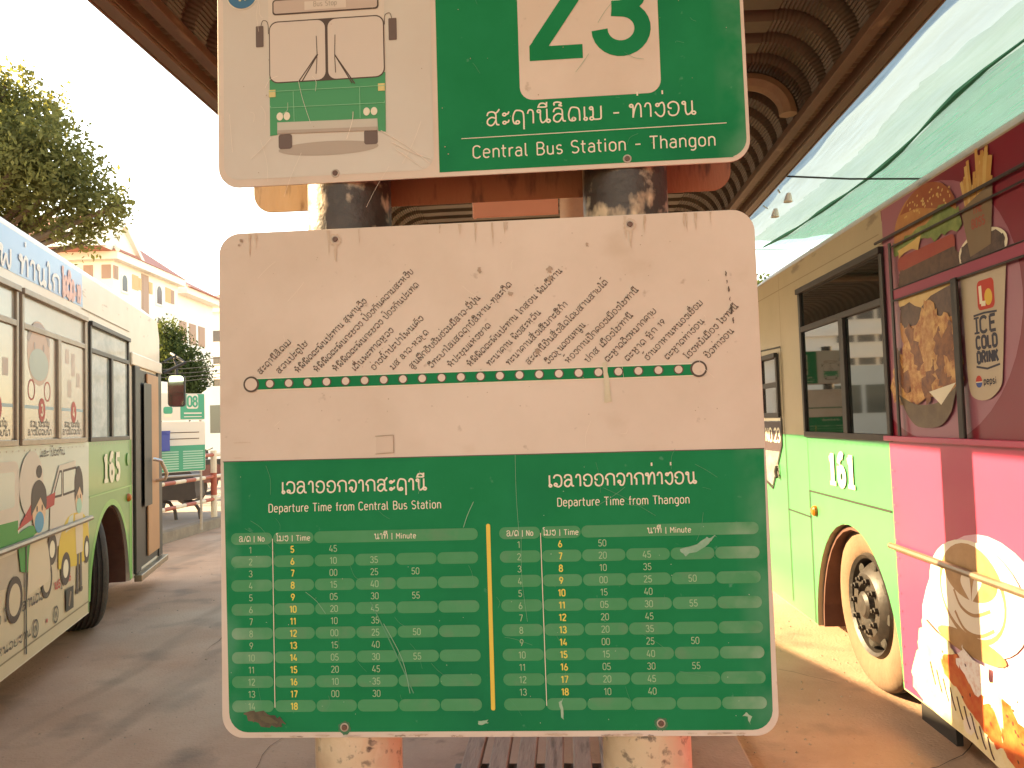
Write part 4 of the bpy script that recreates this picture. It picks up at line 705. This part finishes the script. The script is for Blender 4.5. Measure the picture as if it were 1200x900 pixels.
p.poly(spline([(-1.56,.62),(-1.52,.9),(-1.4,.97),(-1.24,.92),(-1.16,.72),(-1.2,.64)], 4), shirt, 5); p.poly(ell(-1.36,1.1,.115,.13), skin, 6); p.poly(spline([(-1.5,1.08),(-1.48,1.24),(-1.36,1.29),(-1.24,1.22),(-1.24,1.1),(-1.34,1.18)], 4), hair, 7); p.poly(ell(-1.36,1.03,.08,.065), maskb, 8); p.poly(ell(-1.36,1.34,.05,.04), hair, 6)
for a in (-1.4,-1.31): p.poly(ell(a,1.115,.012,.02,10), hair, 8)
p.poly([(-.62,.72),(-.65,1.0),(-.46,1.0),(-.47,.72)], shirt, 6); p.poly(ell(-.555,1.11,.085,.1), skin, 7); p.poly(spline([(-.65,1.1),(-.65,1.26),(-.56,1.34),(-.47,1.26),(-.46,1.12),(-.54,1.19)], 4), hair, 8); p.poly(ell(-.555,1.055,.062,.055), maskg, 9); p.stroke([(-.58,.74),(-.595,.48)], .045, grey, 6); p.stroke([(-.52,.74),(-.51,.48)], .045, grey, 6); p.poly(ell(-.6,.46,.035,.02), hair, 7); p.poly(ell(-.51,.46,.035,.02), hair, 7)
for a in (-.585,-.525): p.poly(ell(a,1.12,.009,.016,10), hair, 10)
p.build('cartoon_picture', busL)
dkt = flat('wrap_letter_dark', (.09,.075,.06)); rdt = flat('wrap_letter_red', (.5,.06,.05))
p = pr(.007); p.text('ແລະ ປ້ອງກັນ', -1.32, 1.43, .035, dkt, .007, width=.46); p.text('ໄວ ໂທລະສານດ່ວນ', -2.05, .55, .05, dkt, .009, width=.85); p.text('165', -1.08, .56, .05, rdt, .012, width=.12); p.text('166', -.86, .565, .05, rdt, .012, width=.12); p.stroke(arc(-.93,.585,.02,.045,0,360), .008, dkt)
p.text('ຫນວຍງານ', -2.0, .38, .04, dkt, .007, width=.5)
for a in (-1.42,-1.05): p.stroke(arc(a,.4,.045,.05,0,360,16), .012, dkt); p.stroke([(a-.02,.38),(a,.42),(a+.02,.38)], .01, dkt)
p.poly(ell(-1.22,.4,.012,.014), rdt, 2); p.build('lettering', busL)
# windows and films
pfilm = mat('window_film', (0.416,0.336,0.272), .25, (0.368,0.288,0.240), 4, .6, coat=.4); grayf = mat('window_film_grey', (0.304,0.288,0.256), .2, (0.368,0.352,0.320), 3, .6, coat=.4)
for k, a in enumerate((-1.67,-3.0,-4.33,-5.66)):
    wn = window(busL, P3, a, a+1.28, 1.505, 2.43, 2.21, a+.66, framel, grayf)
    p = pr(.007, .0006); p.poly([(a+.04,1.55),(a+.62,1.55),(a+.62,2.18),(a+.04,2.18)], pfilm, 1); p.poly([(a+.7,1.55),(a+1.24,1.55),(a+1.24,2.18),(a+.7,2.18)], pfilm, 1)
    strip = mat('film_blue_line', (.22,.36,.42), .4); ringm = flat('film_red', (.45,.06,.05)); fm_ = mat('film_face', (.5,.32,.25), .4); mk = mat('film_mask', (.34,.4,.36), .4); dk = mat('film_dark', (.3,.22,.2), .4)
    for q, c in ((0, a+.33), (1, a+.97)):
        p.stroke([(c-.27,1.735),(c+.25,1.735)], .02, strip, 2); p.poly(ell(c+.03,1.72,.06,.075), ringm, 3); num = str(3+q-2*k) if 3+q-2*k > 0 else ''
        if num: p.text(num, c+.03, 1.685, .07, cream, .014, 'c', layer=4)
        p.text('ສວມຜາອະນາໄມ', c, 1.615, .034, dkt, .007, 'c', width=.34); p.text('ລາງມືດວຍນໍາ', c, 1.565, .034, dkt, .007, 'c', width=.42)
        if q == 0:
            p.poly(ell(c-.02,2.07,.2,.2), fm_, 2); p.poly(ell(c-.02,2.0,.17,.1), mk, 3); p.stroke(arc(c-.02,2.08,.2,.16,20,160), .04, dk, 3)
            for e in (-.1,.06): p.poly(ell(c+e,2.11,.014,.025,10), dk, 4)
            for e in (-.15,.13): p.stroke(arc(c+e,1.84,.055,.06,0,360,14), .01, ringm, 3)
        else:
            for e, z, hh in ((-.15,2.1,.05),(-.02,2.05,.08),(.1,1.95,.05),(-.1,1.88,.06)): p.poly(rrect(c+e,c+e+.08,z-hh,z+hh,.01), mat('film_photo', (.4,.28,.24), .4, (.5,.4,.34), 12, .8), 2)
    p.build('window_film', wn)
window(busL, P3, -.29, .93, 1.505, 2.42, 2.20, .32, framem, mat('sky_painted_bus_glass', (.16,.2,.19), .06, (.5,.52,.47), 1.6, .9, spec=.9, stretch=(1,1,1.6)))  # pale mottle in the pane colour stands in for bright sky in the glass
p = pr(.008); slab(p, '165', .1, 1.175, .225, numw, 1.55); p.build('fleet_number', busL)
b = MB(); b.tube([P3(-6.9,.94,.02), P3(-.3,.94,.02)], .02, trimm, 8); b.build('trim_strip', busL, smooth=True)
for a in ([(-1.58,.92),(-1.58,.29)],[(-2.9,.92),(-2.9,.29)]):
    p = pr(.009); p.stroke(a, .022, seam, 3); p.build('panel_gap', busL)
p = pr(.004)
for a in (.93+.02,-2.2,-3.6): p.stroke([(a,1.49),(a,.3)], .006, seam)
p.stroke([(-6.9,.33),(-.3,.33)], .01, mat('seam_soft', (.25,.19,.12), .6)); p.stroke([(-.45,2.49),(1.0,2.49)], .008, mat('seam_soft', (.25,.19,.12), .6))
for k in range(34): p.poly(ell(-.42-.09*k, 1.475, .006, .006, 8), trimm, 2)
for k in range(14): p.poly(ell(-.2+.085*k, 1.482, .006, .006, 8), trimm, 2)
p.build('panel_gap', busL)
p = pr(.012); p.poly([(-.86,.37),(-.7,.37),(-.7,.52),(-.86,.52)], seam, 3); p.stroke([(-.8,.4),(-.76,.49)], .03, trimm, 5); p.build('filler_hatch', busL)
b = MB(); b.lathe([(.032,.004),(.03,.02),(.02,.032),(.001,.034)], lambda x, y, t: P3(.9+x, .99+y*1.15, t), amber, 16); b.build('side_marker', busL, smooth=True, fix=False)
b = MB(); b.lathe([(.05,.004),(.05,.012),(.001,.013)], lambda x, y, t: P3(.9+x, 1.33+y*1.15, t), greenL, 16); b.build('filler_cap', busL, smooth=True, fix=False)
# open front door: dark jambs, brown inner panel, step and grab rail
brown = mat('door_inner_panel', (.4,.19,.085), .5, (.34,.15,.065), 3, .6); blk = mat('door_black', (.018,.015,.013), .5)
door = empty('door', (0,0,0)); door.parent = busL
b = MB(); b.box(1.2, 2.31, *sorted((P3(0,0,.004)[1], P3(0,0,.008)[1])), .29, 2.17, blk); b.build('doorway', door)
b = MB()
for a, c, t in ((1.10,1.3,.03),(2.16,2.345,.02)): b.box(a, c, *sorted((P3(0,0,.006)[1], P3(0,0,t)[1])), .27, 2.19, blk)
b.build('door_jamb', door, bevel=.01)
b = MB(); b.box(1.62, 2.14, *sorted((P3(0,0,.012)[1], P3(0,0,.03)[1])), .36, 2.15, brown); b.build('inner_panel', door, bevel=.006)
b = MB(); b.box(1.44, 1.78, *sorted((P3(0,0,.031)[1], P3(0,0,.034)[1])), .85, 2.05, blk); b.build('door_glass', door, bevel=.006)
b = MB(); b.box(1.12, 2.38, *sorted((P3(0,0,.002)[1], P3(0,0,.07)[1])), .2, .26, trimm); b.build('step', door, bevel=.008)
b = MB(); b.tube([P3(1.75,1.3,.05),P3(1.76,1.28,.12),P3(1.95,1.14,.14),P3(1.97,1.08,.12),P3(1.97,1.07,.03)], .018, chrome, 10); b.build('door_handle', door, smooth=True)
b = MB(); b.box(1.02, 2.36, *sorted((P3(0,0,.004)[1], P3(0,0,.025)[1])), 2.19, 2.31, creamL); b.build('door_header', door, bevel=.01)
# mirror on an arm at the nose
mroot = empty('mirror', (0,0,0)); mroot.parent = busL
mc = rayto(207, 458, y=8.55); inv = busL.matrix_basis.inverted() if False else (Matrix.Translation(Vector((qL[0],qL[1],0))) @ Matrix.Rotation(math.atan2(dL[1],dL[0]), 4, 'Z')).inverted()
ml = inv @ mc
b = MB(); b.tube([(2.3, -.05, 2.2),(2.42,-.25,2.32),(ml.x,ml.y+.05,ml.z+.42),(ml.x,ml.y,ml.z+.3),(ml.x,ml.y,ml.z)], .018, blackw, 8); b.tube([(2.3,-.05,2.32),(2.45,-.15,2.4),(ml.x,ml.y+.02,ml.z+.36)], .012, blackw, 8); b.build('mirror_arm', mroot, smooth=True)
hd = MB(); mx = lambda u, v, t: (ml.x+t, ml.y-u*.95, ml.z+v)
hd.prism(rrect(-.085,.085,-.18,.18,.04), lambda u, v, t: (ml.x-.02+t-.35*u, ml.y+u, ml.z+v), .0, .06, blackw); hd.build('mirror_housing', mroot, bevel=.01)
hg = MB(); hg.prism(rrect(-.074,.074,-.168,.168,.035), lambda u, v, t: (ml.x-.02+t-.35*u, ml.y+u, ml.z+v), -.004, -.0015, mat('mirror_glass', (.6,.66,.62), .03, metal=1.0)); hg.build('mirror_glass', mroot)

# ================================================================== FAR ISLAND: sign 08, railing, seat, motorcycle, banner
galv = mat('galvanised', (.4,.36,.32), .45, (.3,.26,.23), 8, .6, metal=.5); fgreen = mat('far_sign_green', (.03,.3,.18), .5); fwhite = mat('far_sign_white', (.66,.6,.52), .5)
c = rayto(212, 553, y=10.9); sgn = empty('bus_stop_sign', (c.x, c.y, .144), R(50)); tag(sgn, 'small distant route 08 bus stop sign on thin steel legs by the striped railing', 'bus stop sign', 'double sided bus stop signs on posts')
zb_ = c.z-.144
F3 = lambda u, v, h: (u, -h, zb_+v)
b = MB(); b.prism(rrect(-.36,.36,0,.715,.03), F3, 0, -.004, fwhite); lo = b.build('timetable_panel', sgn)
b = MB(); b.prism(rrect(-.36,.36,.735,1.12,.03), F3, 0, -.004, fwhite); up = b.build('route_panel', sgn)
p = Print(F3, 0, .002); p.poly([(-.355,.008),(.355,.008),(.355,.375),(-.355,.375)], fgreen)
for k in range(8):
    z = .29-.034*k
    for a in (-.33,.03): p.poly(rrect(a,a+.3,z-.012,z+.006,.008), mat('far_rows', (.3,.5,.4), .5), 2)
p.build('timetable_grid', lo)
p = Print(F3, 0, .002)
for z in (.47,.56): p.stroke([(-.27,z),(.27,z)], .012, ink, 2)
p.build('route_line', lo)
p = Print(F3, 0, .002); p.poly([(.0,.75),(.352,.75),(.352,1.112),(.0,1.112)], fgreen); p.poly(rrect(.09,.26,.9,1.11,.03), fwhite, 2); p.text('08', .175, .93, .15, fgreen, .026, 'c', layer=4, sx=.8); p.stroke([(.05,.835),(.31,.835)], .02, fwhite, 2); p.stroke([(.05,.785),(.31,.785)], .012, fwhite, 2); p.build('number_badge', up)
p = Print(F3, 0, .002); p.poly(rrect(-.24,-.11,.83,.93,.03), fgreen); p.poly(rrect(-.23,-.12,.78,.83,.02), cream); p.stroke(arc(-.3,1.06,.02,.03,0,360), .01, ink); p.build('bus_picture', up)
b = MB()
for a in (-.3,.3): b.tube([F3(a,-zb_,-.02),F3(a,1.1,-.02)], .018, galv, 8)
b.tube([F3(-.3,-.06,-.02),F3(.3,-.06,-.02)], .018, galv, 8); b.build('leg_frame', sgn, smooth=True)
redp_ = mat('rail_red', (.42,.09,.05), .55, (.34,.08,.05), 9, .6); whp = mat('rail_white', (.72,.6,.45), .55, (.62,.5,.36), 9, .6)
rail = empty('railing', (-5.85, 12, .144)); tag(rail, 'red and white striped tube railing along the edge of the far pavement', 'railing')
def striped(nm, a, b_, r_, step):
    a, b_ = Vector(a), Vector(b_); n_ = max(2, int((b_-a).length/step)); m_ = MB()
    for k in range(n_): m_.tube([a+(b_-a)*k/n_, a+(b_-a)*(k+1)/n_], r_, redp_ if k % 2 else whp, 10)
    return m_.build(nm, rail, smooth=True)
for yy in (-1.9, .72, 3.3, 5.9): striped('post', (0,yy,0), (0,yy,1.1), .05, .28)
for z in (.3, .67, 1.03): striped('rail', (0,-1.9,z), (0,5.9,z), .03, .32)
seatm = mat('dark_seat', (.05,.038,.034), .6, (.08,.06,.05), 6, .6); c = rayto(203, 612, z=.144)
st0 = empty('bench_seat', (c.x+.0, c.y+.35, .144), R(10)); tag(st0, 'dark rounded seat on curved legs behind the striped railing', 'seat')
b = MB(); b.prism(spline([(-.3,.36),(-.3,.7),(-.15,.84),(.08,.85),(.22,.72),(.25,.5),(.22,.34),(-.24,.34)], 5), lambda u, v, t: (u, t, v), -.25, .25, seatm); b.build('seat_shell', st0, smooth=True, bevel=.05)
for a in (-.22,.16):
    b = MB(); b.tube([(a-.15,0,.32),(a,0,.28),(a+.08,0,.15),(a+.1,0,.0)], .028, seatm, 8); b.build('leg', st0, smooth=True)
banner = mat('banner_blue', (.02,.05,.28), .5)
c = rayto(190, 517, y=10.5); b = MB(); b.prism(wob([(-.19,-.14),(.09,-.14),(.09,.14),(-.19,.16)], .01, 4, 2), lambda u, v, t: (c.x+u, c.y+t+.03*math.sin(u*20), c.z+v), 0, .01, banner); o = b.build('banner'); tag(o, 'small blue cloth banner hanging left of the route 08 sign', 'banner')
b = MB(); b.tube([(c.x-.19,c.y+.02,.144),(c.x-.19,c.y+.02,c.z+.2)], .015, galv, 8); b.build('pole', o)
def motorcycle(loc, rz, label, bodym):
    r_ = empty('motorcycle', loc, rz); tag(r_, label, 'motorcycle', 'motorcycles parked behind the railing')
    for x in (-.62,.62):
        wh = MB(); wh.lathe([(.3+.045*math.cos(R(t)), .045*math.sin(R(t))) for t in range(0,360,30)], lambda a, b_, t, x=x: (x+a, t, .32+b_), rubber, 28, True); wo_ = wh.build('wheel', r_, smooth=True)
        sp = MB()
        for k in range(6): a = R(30*k); sp.tube([(x-.27*math.cos(a),0,.32-.27*math.sin(a)),(x+.27*math.cos(a),0,.32+.27*math.sin(a))], .006, galv, 5)
        sp.build('spokes', wo_)
    b = MB(); b.prism(spline([(-.75,.72),(-.4,.8),(0,.72),(.15,.5),(.45,.62),(.55,.95),(.42,1.0),(.2,.62),(-.1,.42),(-.45,.42),(-.72,.6)], 4), lambda u, v, t: (u, t, v), -.1, .1, bodym); b.build('body', r_, smooth=True, bevel=.03)
    b = MB(); b.prism(rrect(-.6,.05,.76,.86,.04), lambda u, v, t: (u, t, v), -.11, .11, blk); b.build('seat', r_, bevel=.03)
    b = MB(); b.tube([(.62,0,.32),(.48,0,.98)], .03, galv, 8); b.tube([(.4,-.33,1.05),(.48,-.1,1.0),(.48,.1,1.0),(.4,.33,1.05)], .015, blk, 8); b.build('handlebar', r_, smooth=True)
    b = MB(); b.lathe([(.001,.07),(.06,.05),(.08,0),(.06,-.05)], lambda x, y, t: (.55+t, x, .9+y), fwhite, 16); b.build('headlight', r_, smooth=True)
c = rayto(244, 590, z=.144); motorcycle((c.x+.05, c.y+.45, .144), R(50), 'dark motorcycle parked facing away just right of the route 08 sign', mat('moto_red', (.12,.03,.025), .35))
motorcycle((c.x-1.2, c.y+1.6, .144), R(75), 'black motorcycle mostly hidden behind the route 08 sign panel', blk)

# white vans behind the island
vw = mat('van_white', (.78,.74,.66), .35, (.7,.65,.56), 2, .5, coat=.3); vg = mat('van_glass', (.16,.15,.12), .1)
def van(loc, rz, L, H, label):
    r_ = empty('minibus', loc, rz); tag(r_, label, 'minibus', 'white minibuses beyond the railing')
    b = MB(); b.prism([(0,.35),(0,H*.8)]+spline([(.05,H*.85),(.35,H*.97),(.9,H),(L-.6,H),(L-.15,H*.95),(L,H*.7)], 4)+[(L,.35)], lambda u, v, t: (u, t, v), 0, 2.0, vw); b.build('body', r_, smooth=True, bevel=.08)
    n_ = int((L-.8)/1.0)
    for k in range(n_):
        b = MB(); b.box(.45+k*1.0, 1.33+k*1.0, -.006, -.001, H*.5, H*.8, vg); b.build('window', r_)
    b = MB(); b.box(L+.001, L+.008, .15, 1.85, H*.48, H*.8, vg); b.build('windscreen', r_)
    for x in (1.0, L-1.1):
        b = MB(); b.lathe([(.001,-.02),(.2,-.02),(.22,-.03),(.34,-.03),(.36,.0),(.36,.2)], lambda a, c_, t, x=x: (x+a, t, .36+c_), rubber, 24); b.build('wheel', r_, smooth=True)
van((-6.9, 8.7, .144), R(90), 5.2, 2.3, 'white minibus with a rounded roof directly behind the route 08 sign')
c = rayto(228, 500, y=22.5); van((c.x, c.y, .144), R(8), 6.5, 2.75, 'second white minibus with grey windows further back, right of the route 08 sign')

# ================================================================== BUILDINGS
wallc = mat('wall_cream', (.86,.82,.73), .8, (.82,.77,.67), .3, .6); wallw = mat('wall_white', (.86,.83,.77), .8, (.82,.78,.7), .3, .6); roofr = mat('roof_red_tile', (.5,.19,.14), .7, (.42,.15,.11), .8, .7, .3, 6); trimw = mat('eave_white', (.82,.78,.7), .7); shut = mat('shutter_brown', (.42,.27,.2), .6); wglass = mat('far_window', (.1,.1,.1), .25)
CA = lambda px, py, D: EYE + (fw + cx_*((px-600)/FPX) - cy_*((py-450)/FPX))*D
gx = Vector((math.cos(YAW), math.sin(YAW), 0)); gy = Vector((-math.sin(YAW), math.cos(YAW), 0))
def localframe(corner): return empty('building', (corner.x, corner.y, 0), YAW)
cn = CA(133, 305, 60); ZE = cn.z
bA = localframe(cn); bA.name = 'hotel_building'; tag(bA, 'tall cream building with red tiled hip roof and arched windows behind bus 165', 'building')
LF, DP = 26, 11.5
b = MB(); b.box(-LF, 0, 0, DP, 0, ZE, wallc); b.build('wall', bA)
b = MB(); b.box(-LF-1, .6, -.6, DP+.3, ZE, ZE+.6, trimw); b.build('eave', bA)
b = MB(); z0 = ZE+.602; A = [(-LF-1.2,-.7,z0),(.7,-.7,z0),(.7,DP+.2,z0),(-LF-1.2,DP+.2,z0),(-LF+4,5,z0+4.3),(-4.6,5,z0+4.3)]
b.add(A, [(0,1,5,4),(1,2,5),(2,3,4,5),(3,0,4),(3,2,1,0)], roofr); b.build('roof', bA)
b = MB(); b.prism([(-2.2,z0+.02),(.8,z0+2.3),(3.8,z0+.02)], lambda u, v, t: (t, u, v), .2, -5, roofr); b.prism([(-2.1,z0+.02),(.8,z0+2.2),(3.7,z0+.02)], lambda u, v, t: (t, u, v), .22, .205, wallc); rfo = b.build('roof', bA)
b = MB()
for s_ in (-1, 1): b.prism([(.8+s_*3.3,z0+.02),(.8,z0+2.6),(.8,z0+2.25),(.8+s_*2.8,z0+.02)], lambda u, v, t: (t, u, v), .55, -4.5, trimw)
b.build('gable_trim', rfo)
b = MB(); b.tube([(.7,-.7,z0+.05),(-4.6,5,z0+4.35)], .16, trimw, 6); b.build('ridge_trim', bA)
def fwin(u0, u1, z0_, z1_, side, arched=False, m=wglass, par=bA):
    pts = [(u0,z0_),(u1,z0_),(u1,z1_)] + (arc((u0+u1)/2, z1_, (u1-u0)/2, (u1-u0)*.6, 10, 170, 6) if arched else []) + [(u0,z1_)]
    fn = (lambda u, v, t: (u, -t, v)) if side == 'f' else (lambda u, v, t: (t, u, v))
    fr = MB(); w_ = .18; cxm = (u0+u1)/2; fr.prism([(cxm+(a-cxm)*(1+w_*2/(u1-u0)), v+(w_ if v > (z0_+z1_)/2 else -w_)) for a, v in pts], fn, -.02, .06, trimw if m is wglass else m); f_ = fr.build('window', par)
    pn = MB(); pn.prism(pts, fn, .05, .075, m); pn.build('pane', f_)
fwin(-.72, -.38, ZE-1.2, ZE-.5, 'f', m=shut)
for u0 in (-3.4,-6.0,-9.0): fwin(u0, u0+.8, ZE-1.9, ZE-1.0, 'f', True); fwin(u0, u0+.8, ZE-4.4, ZE-3.4, 'f', True); fwin(u0+1.3, u0+1.65, ZE-1.2, ZE-.5, 'f', m=shut)
beige = mat('shutter_beige', (.62,.42,.22), .6)
for a, b_, z0_, z1_, ar_, m_ in ((.15,.45,-1.2,-.55,False,shut),(1.25,2.0,-2.1,-1.3,True,wglass),(3.1,3.7,-1.5,-.7,False,beige),(4.02,4.25,-1.4,-.8,False,beige),(4.65,5.5,-5.2,-.35,False,shut),(5.95,6.2,-1.4,-.8,False,beige),(7.2,8.1,-2.2,-1.2,True,wglass),(7.2,8.0,-4.9,-3.9,True,wglass),(9.1,9.8,-1.6,-.7,False,beige),(10.1,10.45,-1.6,-.75,False,shut),(1.25,2.0,-4.8,-3.8,True,wglass)):
    fwin(a, b_, ZE+z0_, ZE+z1_, 's', ar_, m_)
cn = CA(205, 343, 71.8); ZW = cn.z
bB = localframe(cn); bB.name = 'annex_building'; tag(bB, 'lower white annex with a shallow red roof adjoining the cream building', 'building')
b = MB(); b.box(-12, 0, 0, 9, 0, ZW, wallw); b.build('wall', bB)
b = MB(); b.box(-12, 1.0, .32, 9.6, ZW, ZW+.6, trimw); b.build('eave', bB)
b = MB(); b.add([(-12,.32,ZW+.602),(1.3,.32,ZW+.602),(1.3,9.8,ZW+.602),(-12,9.8,ZW+.602),(-12,5,ZW+3),(-3,5,ZW+3)], [(0,1,5,4),(1,2,5),(2,3,4,5),(0,4,3),(3,2,1,0)], roofr); b.build('roof', bB)
for u0 in (1,3.2,5.4): fwin(u0, u0+1.2, ZW-4.2, ZW-2.6, 's', m=shut, par=bB)
cn = CA(242, 367, 92); ZG = cn.z
bC = localframe(cn); bC.name = 'office_building'; tag(bC, 'white office block with rows of dark windows and a red roof, farthest to the right', 'building')
b = MB(); b.box(-4, 40, 0, 14, 0, ZG, wallw); b.build('wall', bC)
b = MB(); b.box(-5, 41, -1, 15, ZG, ZG+.5, trimw); b.build('eave', bC)
b = MB(); b.add([(-5.2,-1.2,ZG+.502),(41,-1.2,ZG+.502),(41,15,ZG+.502),(-5.2,15,ZG+.502),(0,7,ZG+3.6),(36,7,ZG+3.6)], [(0,1,5,4),(1,2,5),(2,3,4,5),(3,0,4),(3,2,1,0)], roofr); b.build('roof', bC)
for fl in range(3):
    b = MB(); b.box(-4.2, 40, -.35, -.01, ZG-5.2-fl*2.6, ZG-4.4-fl*2.6, wallw); b.build('ledge', bC)
    for k in range(4): fwin(.1+k*2.3, 2.0+k*2.3, ZG-3.6-fl*2.6+.2, ZG-2.3-fl*2.6+.2, 'f', par=bC)

# ================================================================== TREES
def leafmat(name, c1, c2, trans):
    m = bpy.data.materials.new(name); m.use_nodes = True; n = m.node_tree; n.nodes.clear()
    out = n.nodes.new('ShaderNodeOutputMaterial'); d = n.nodes.new('ShaderNodeBsdfDiffuse'); t = n.nodes.new('ShaderNodeBsdfTranslucent'); mx = n.nodes.new('ShaderNodeMixShader'); mx.inputs[0].default_value = .4
    g = n.nodes.new('ShaderNodeNewGeometry'); cr_ = n.nodes.new('ShaderNodeMix'); cr_.data_type = 'RGBA'; cr_.inputs['A'].default_value = (*c1, 1); cr_.inputs['B'].default_value = (*c2, 1); n.links.new(g.outputs['Random Per Island'], cr_.inputs['Factor'])
    n.links.new(cr_.outputs['Result'], d.inputs[0]); t.inputs[0].default_value = (*trans, 1)
    n.links.new(d.outputs[0], mx.inputs[1]); n.links.new(t.outputs[0], mx.inputs[2]); n.links.new(mx.outputs[0], out.inputs[0])
    return m
bark = mat('bark', (.09,.06,.04), .9, (.14,.1,.07), 8, .7, .5, 20, stretch=(1,1,.3))
def tree(name, base, clumps, leaf, per, m, label, trunk_to, tr=.3):
    r_ = empty(name, base); tag(r_, label, 'tree'); rng = np.random.default_rng(len(clumps)*7+3)
    cs = []
    for (x, y, z, a, h) in clumps:
        n_ = max(12, int(per*(a*a*h*.55+.2*a))); d = rng.normal(size=(n_,3)); d /= np.linalg.norm(d, axis=1)[:,None]; rad = rng.random(n_)**.45
        # twigs: group leaves in small bunches so the crown has holes
        cs.append(np.array([x,y,z]) + d*rad[:,None]*np.array([a,a,h]))
    C_ = np.concatenate(cs); k = 13; C_ = np.repeat(C_, k, 0) + rng.normal(size=(len(C_)*k,3))*leaf*1.9
    n_ = len(C_); u = rng.normal(size=(n_,3)); u /= np.linalg.norm(u,axis=1)[:,None]; v = np.cross(u, rng.normal(size=(n_,3))); v /= np.linalg.norm(v,axis=1)[:,None]
    L_ = leaf*rng.uniform(.6,1.3,(n_,1)); V = np.stack([C_-u*L_, C_+v*L_*.45, C_+u*L_, C_-v*L_*.45], 1).reshape(-1,3)
    me = bpy.data.meshes.new('crown'); me.vertices.add(4*n_); me.vertices.foreach_set('co', V.ravel()); me.loops.add(4*n_); me.loops.foreach_set('vertex_index', np.arange(4*n_)); me.polygons.add(n_); me.polygons.foreach_set('loop_start', np.arange(0,4*n_,4)); me.update(calc_edges=True); me.materials.append(m)
    o = bpy.data.objects.new('crown', me); COL.objects.link(o); o.parent = r_
    b = MB(); tz = Vector(trunk_to); b.tube([(0,0,-.2),(0.1,0,tz.z*.4),tz], [tr*1.3,tr,tr*.7], bark, 10)
    for (x, y, z, a, h) in clumps: b.tube([tz, tz.lerp(Vector((x,y,z)), .5)+Vector((0,0,-.25*a)), Vector((x,y,z)), Vector((x*1.04,y,z+h*.4))], [tr*.45,tr*.28,tr*.14,tr*.03], bark, 6)
    b.build('trunk', r_, smooth=True)
leafA = leafmat('leaf_olive', (.065,.075,.036), (.115,.125,.06), (.3,.29,.08)); leafB = leafmat('leaf_dark', (.03,.05,.022), (.065,.085,.035), (.12,.14,.04))
D = 24; base = CA(-120, 560, D); base.z = 0
cl = []
for px, py, r_, dd in ((-60,150,3.0,0),(20,128,1.5,.5),(40,170,1.6,-.6),(75,195,1.3,.2),(20,190,2.0,-1),(-20,215,2.2,.6),(60,225,1.5,0),(100,225,1.2,.5),(125,245,.85,-.3),(90,255,.9,.3),(-40,250,1.8,0),(45,265,.7,.5),(75,278,.55,-.4),(30,262,1.0,.8),(140,240,.35,0),(-130,180,3.5,0),(-110,260,2.5,1),(62,150,.7,0),(5,105,1.2,0),(100,285,.42,.2),(115,262,.6,.3)):
    q = CA(px, py, D+dd)-base; cl.append((q.x, q.y, q.z, r_, r_*.6))
tree('broadleaf_tree', base, cl, .1, 80, leafA, 'large spreading broadleaf tree hanging over the roof of bus 165', (.5,0,6.5), .45)
D = 50; base = CA(205, 540, D); base.z = 0; cl = []
for px, py, r_, dd in ((190,420,1.7,0),(200,400,1.5,.5),(195,390,1.0,0),(212,425,1.6,0),(222,440,1.3,-.5),(205,440,2.0,.6),(185,450,2,0),(228,455,1.0,0),(200,465,2.2,0)):
    q = CA(px, py, D+dd)-base; cl.append((q.x, q.y, q.z, r_, r_*.8))
tree('street_tree', base, cl, .13, 60, leafB, 'dense dark rounded tree in front of the white annex', (0,0,4), .25)
D = 40; base = CA(890, 540, D); base.z = 0; cl = []
for px, py, r_ in ((880,345,1.0),(893,338,.7),(870,350,1.3),(900,360,1.2)):
    q = CA(px, py, D)-base; cl.append((q.x, q.y, q.z, r_, r_*.7))
tree('street_tree', base, cl, .12, 60, leafB, 'green treetop just showing between the route 23 sign and bus 161', (0,0,5), .25)
# power lines across the far street
pole_ = empty('utility_pole', tuple(CA(262, 520, 46).xy)+(0,)); tag(pole_, 'utility pole carrying a bundle of overhead wires across the street', 'utility pole')
b = MB(); b.tube([(0,0,0),(0,0,7.5)], .14, kerbm, 10); b.build('pole', pole_, smooth=True)
pl = Vector((CA(262,520,46).x, CA(262,520,46).y, 0))
for k, (ya, yb) in enumerate(((425,418),(431,427),(434,433),(440,437),(446,441))):
    a, c_ = CA(100, ya-6, 46)-pl, CA(262, yb, 46)-pl; b = MB()
    b.tube([a.lerp(c_, t/8)+Vector((0,0,-.35*(1-(t/4-1)**2))) for t in range(9)], .022, blackw, 5); b.build('wire', pole_)
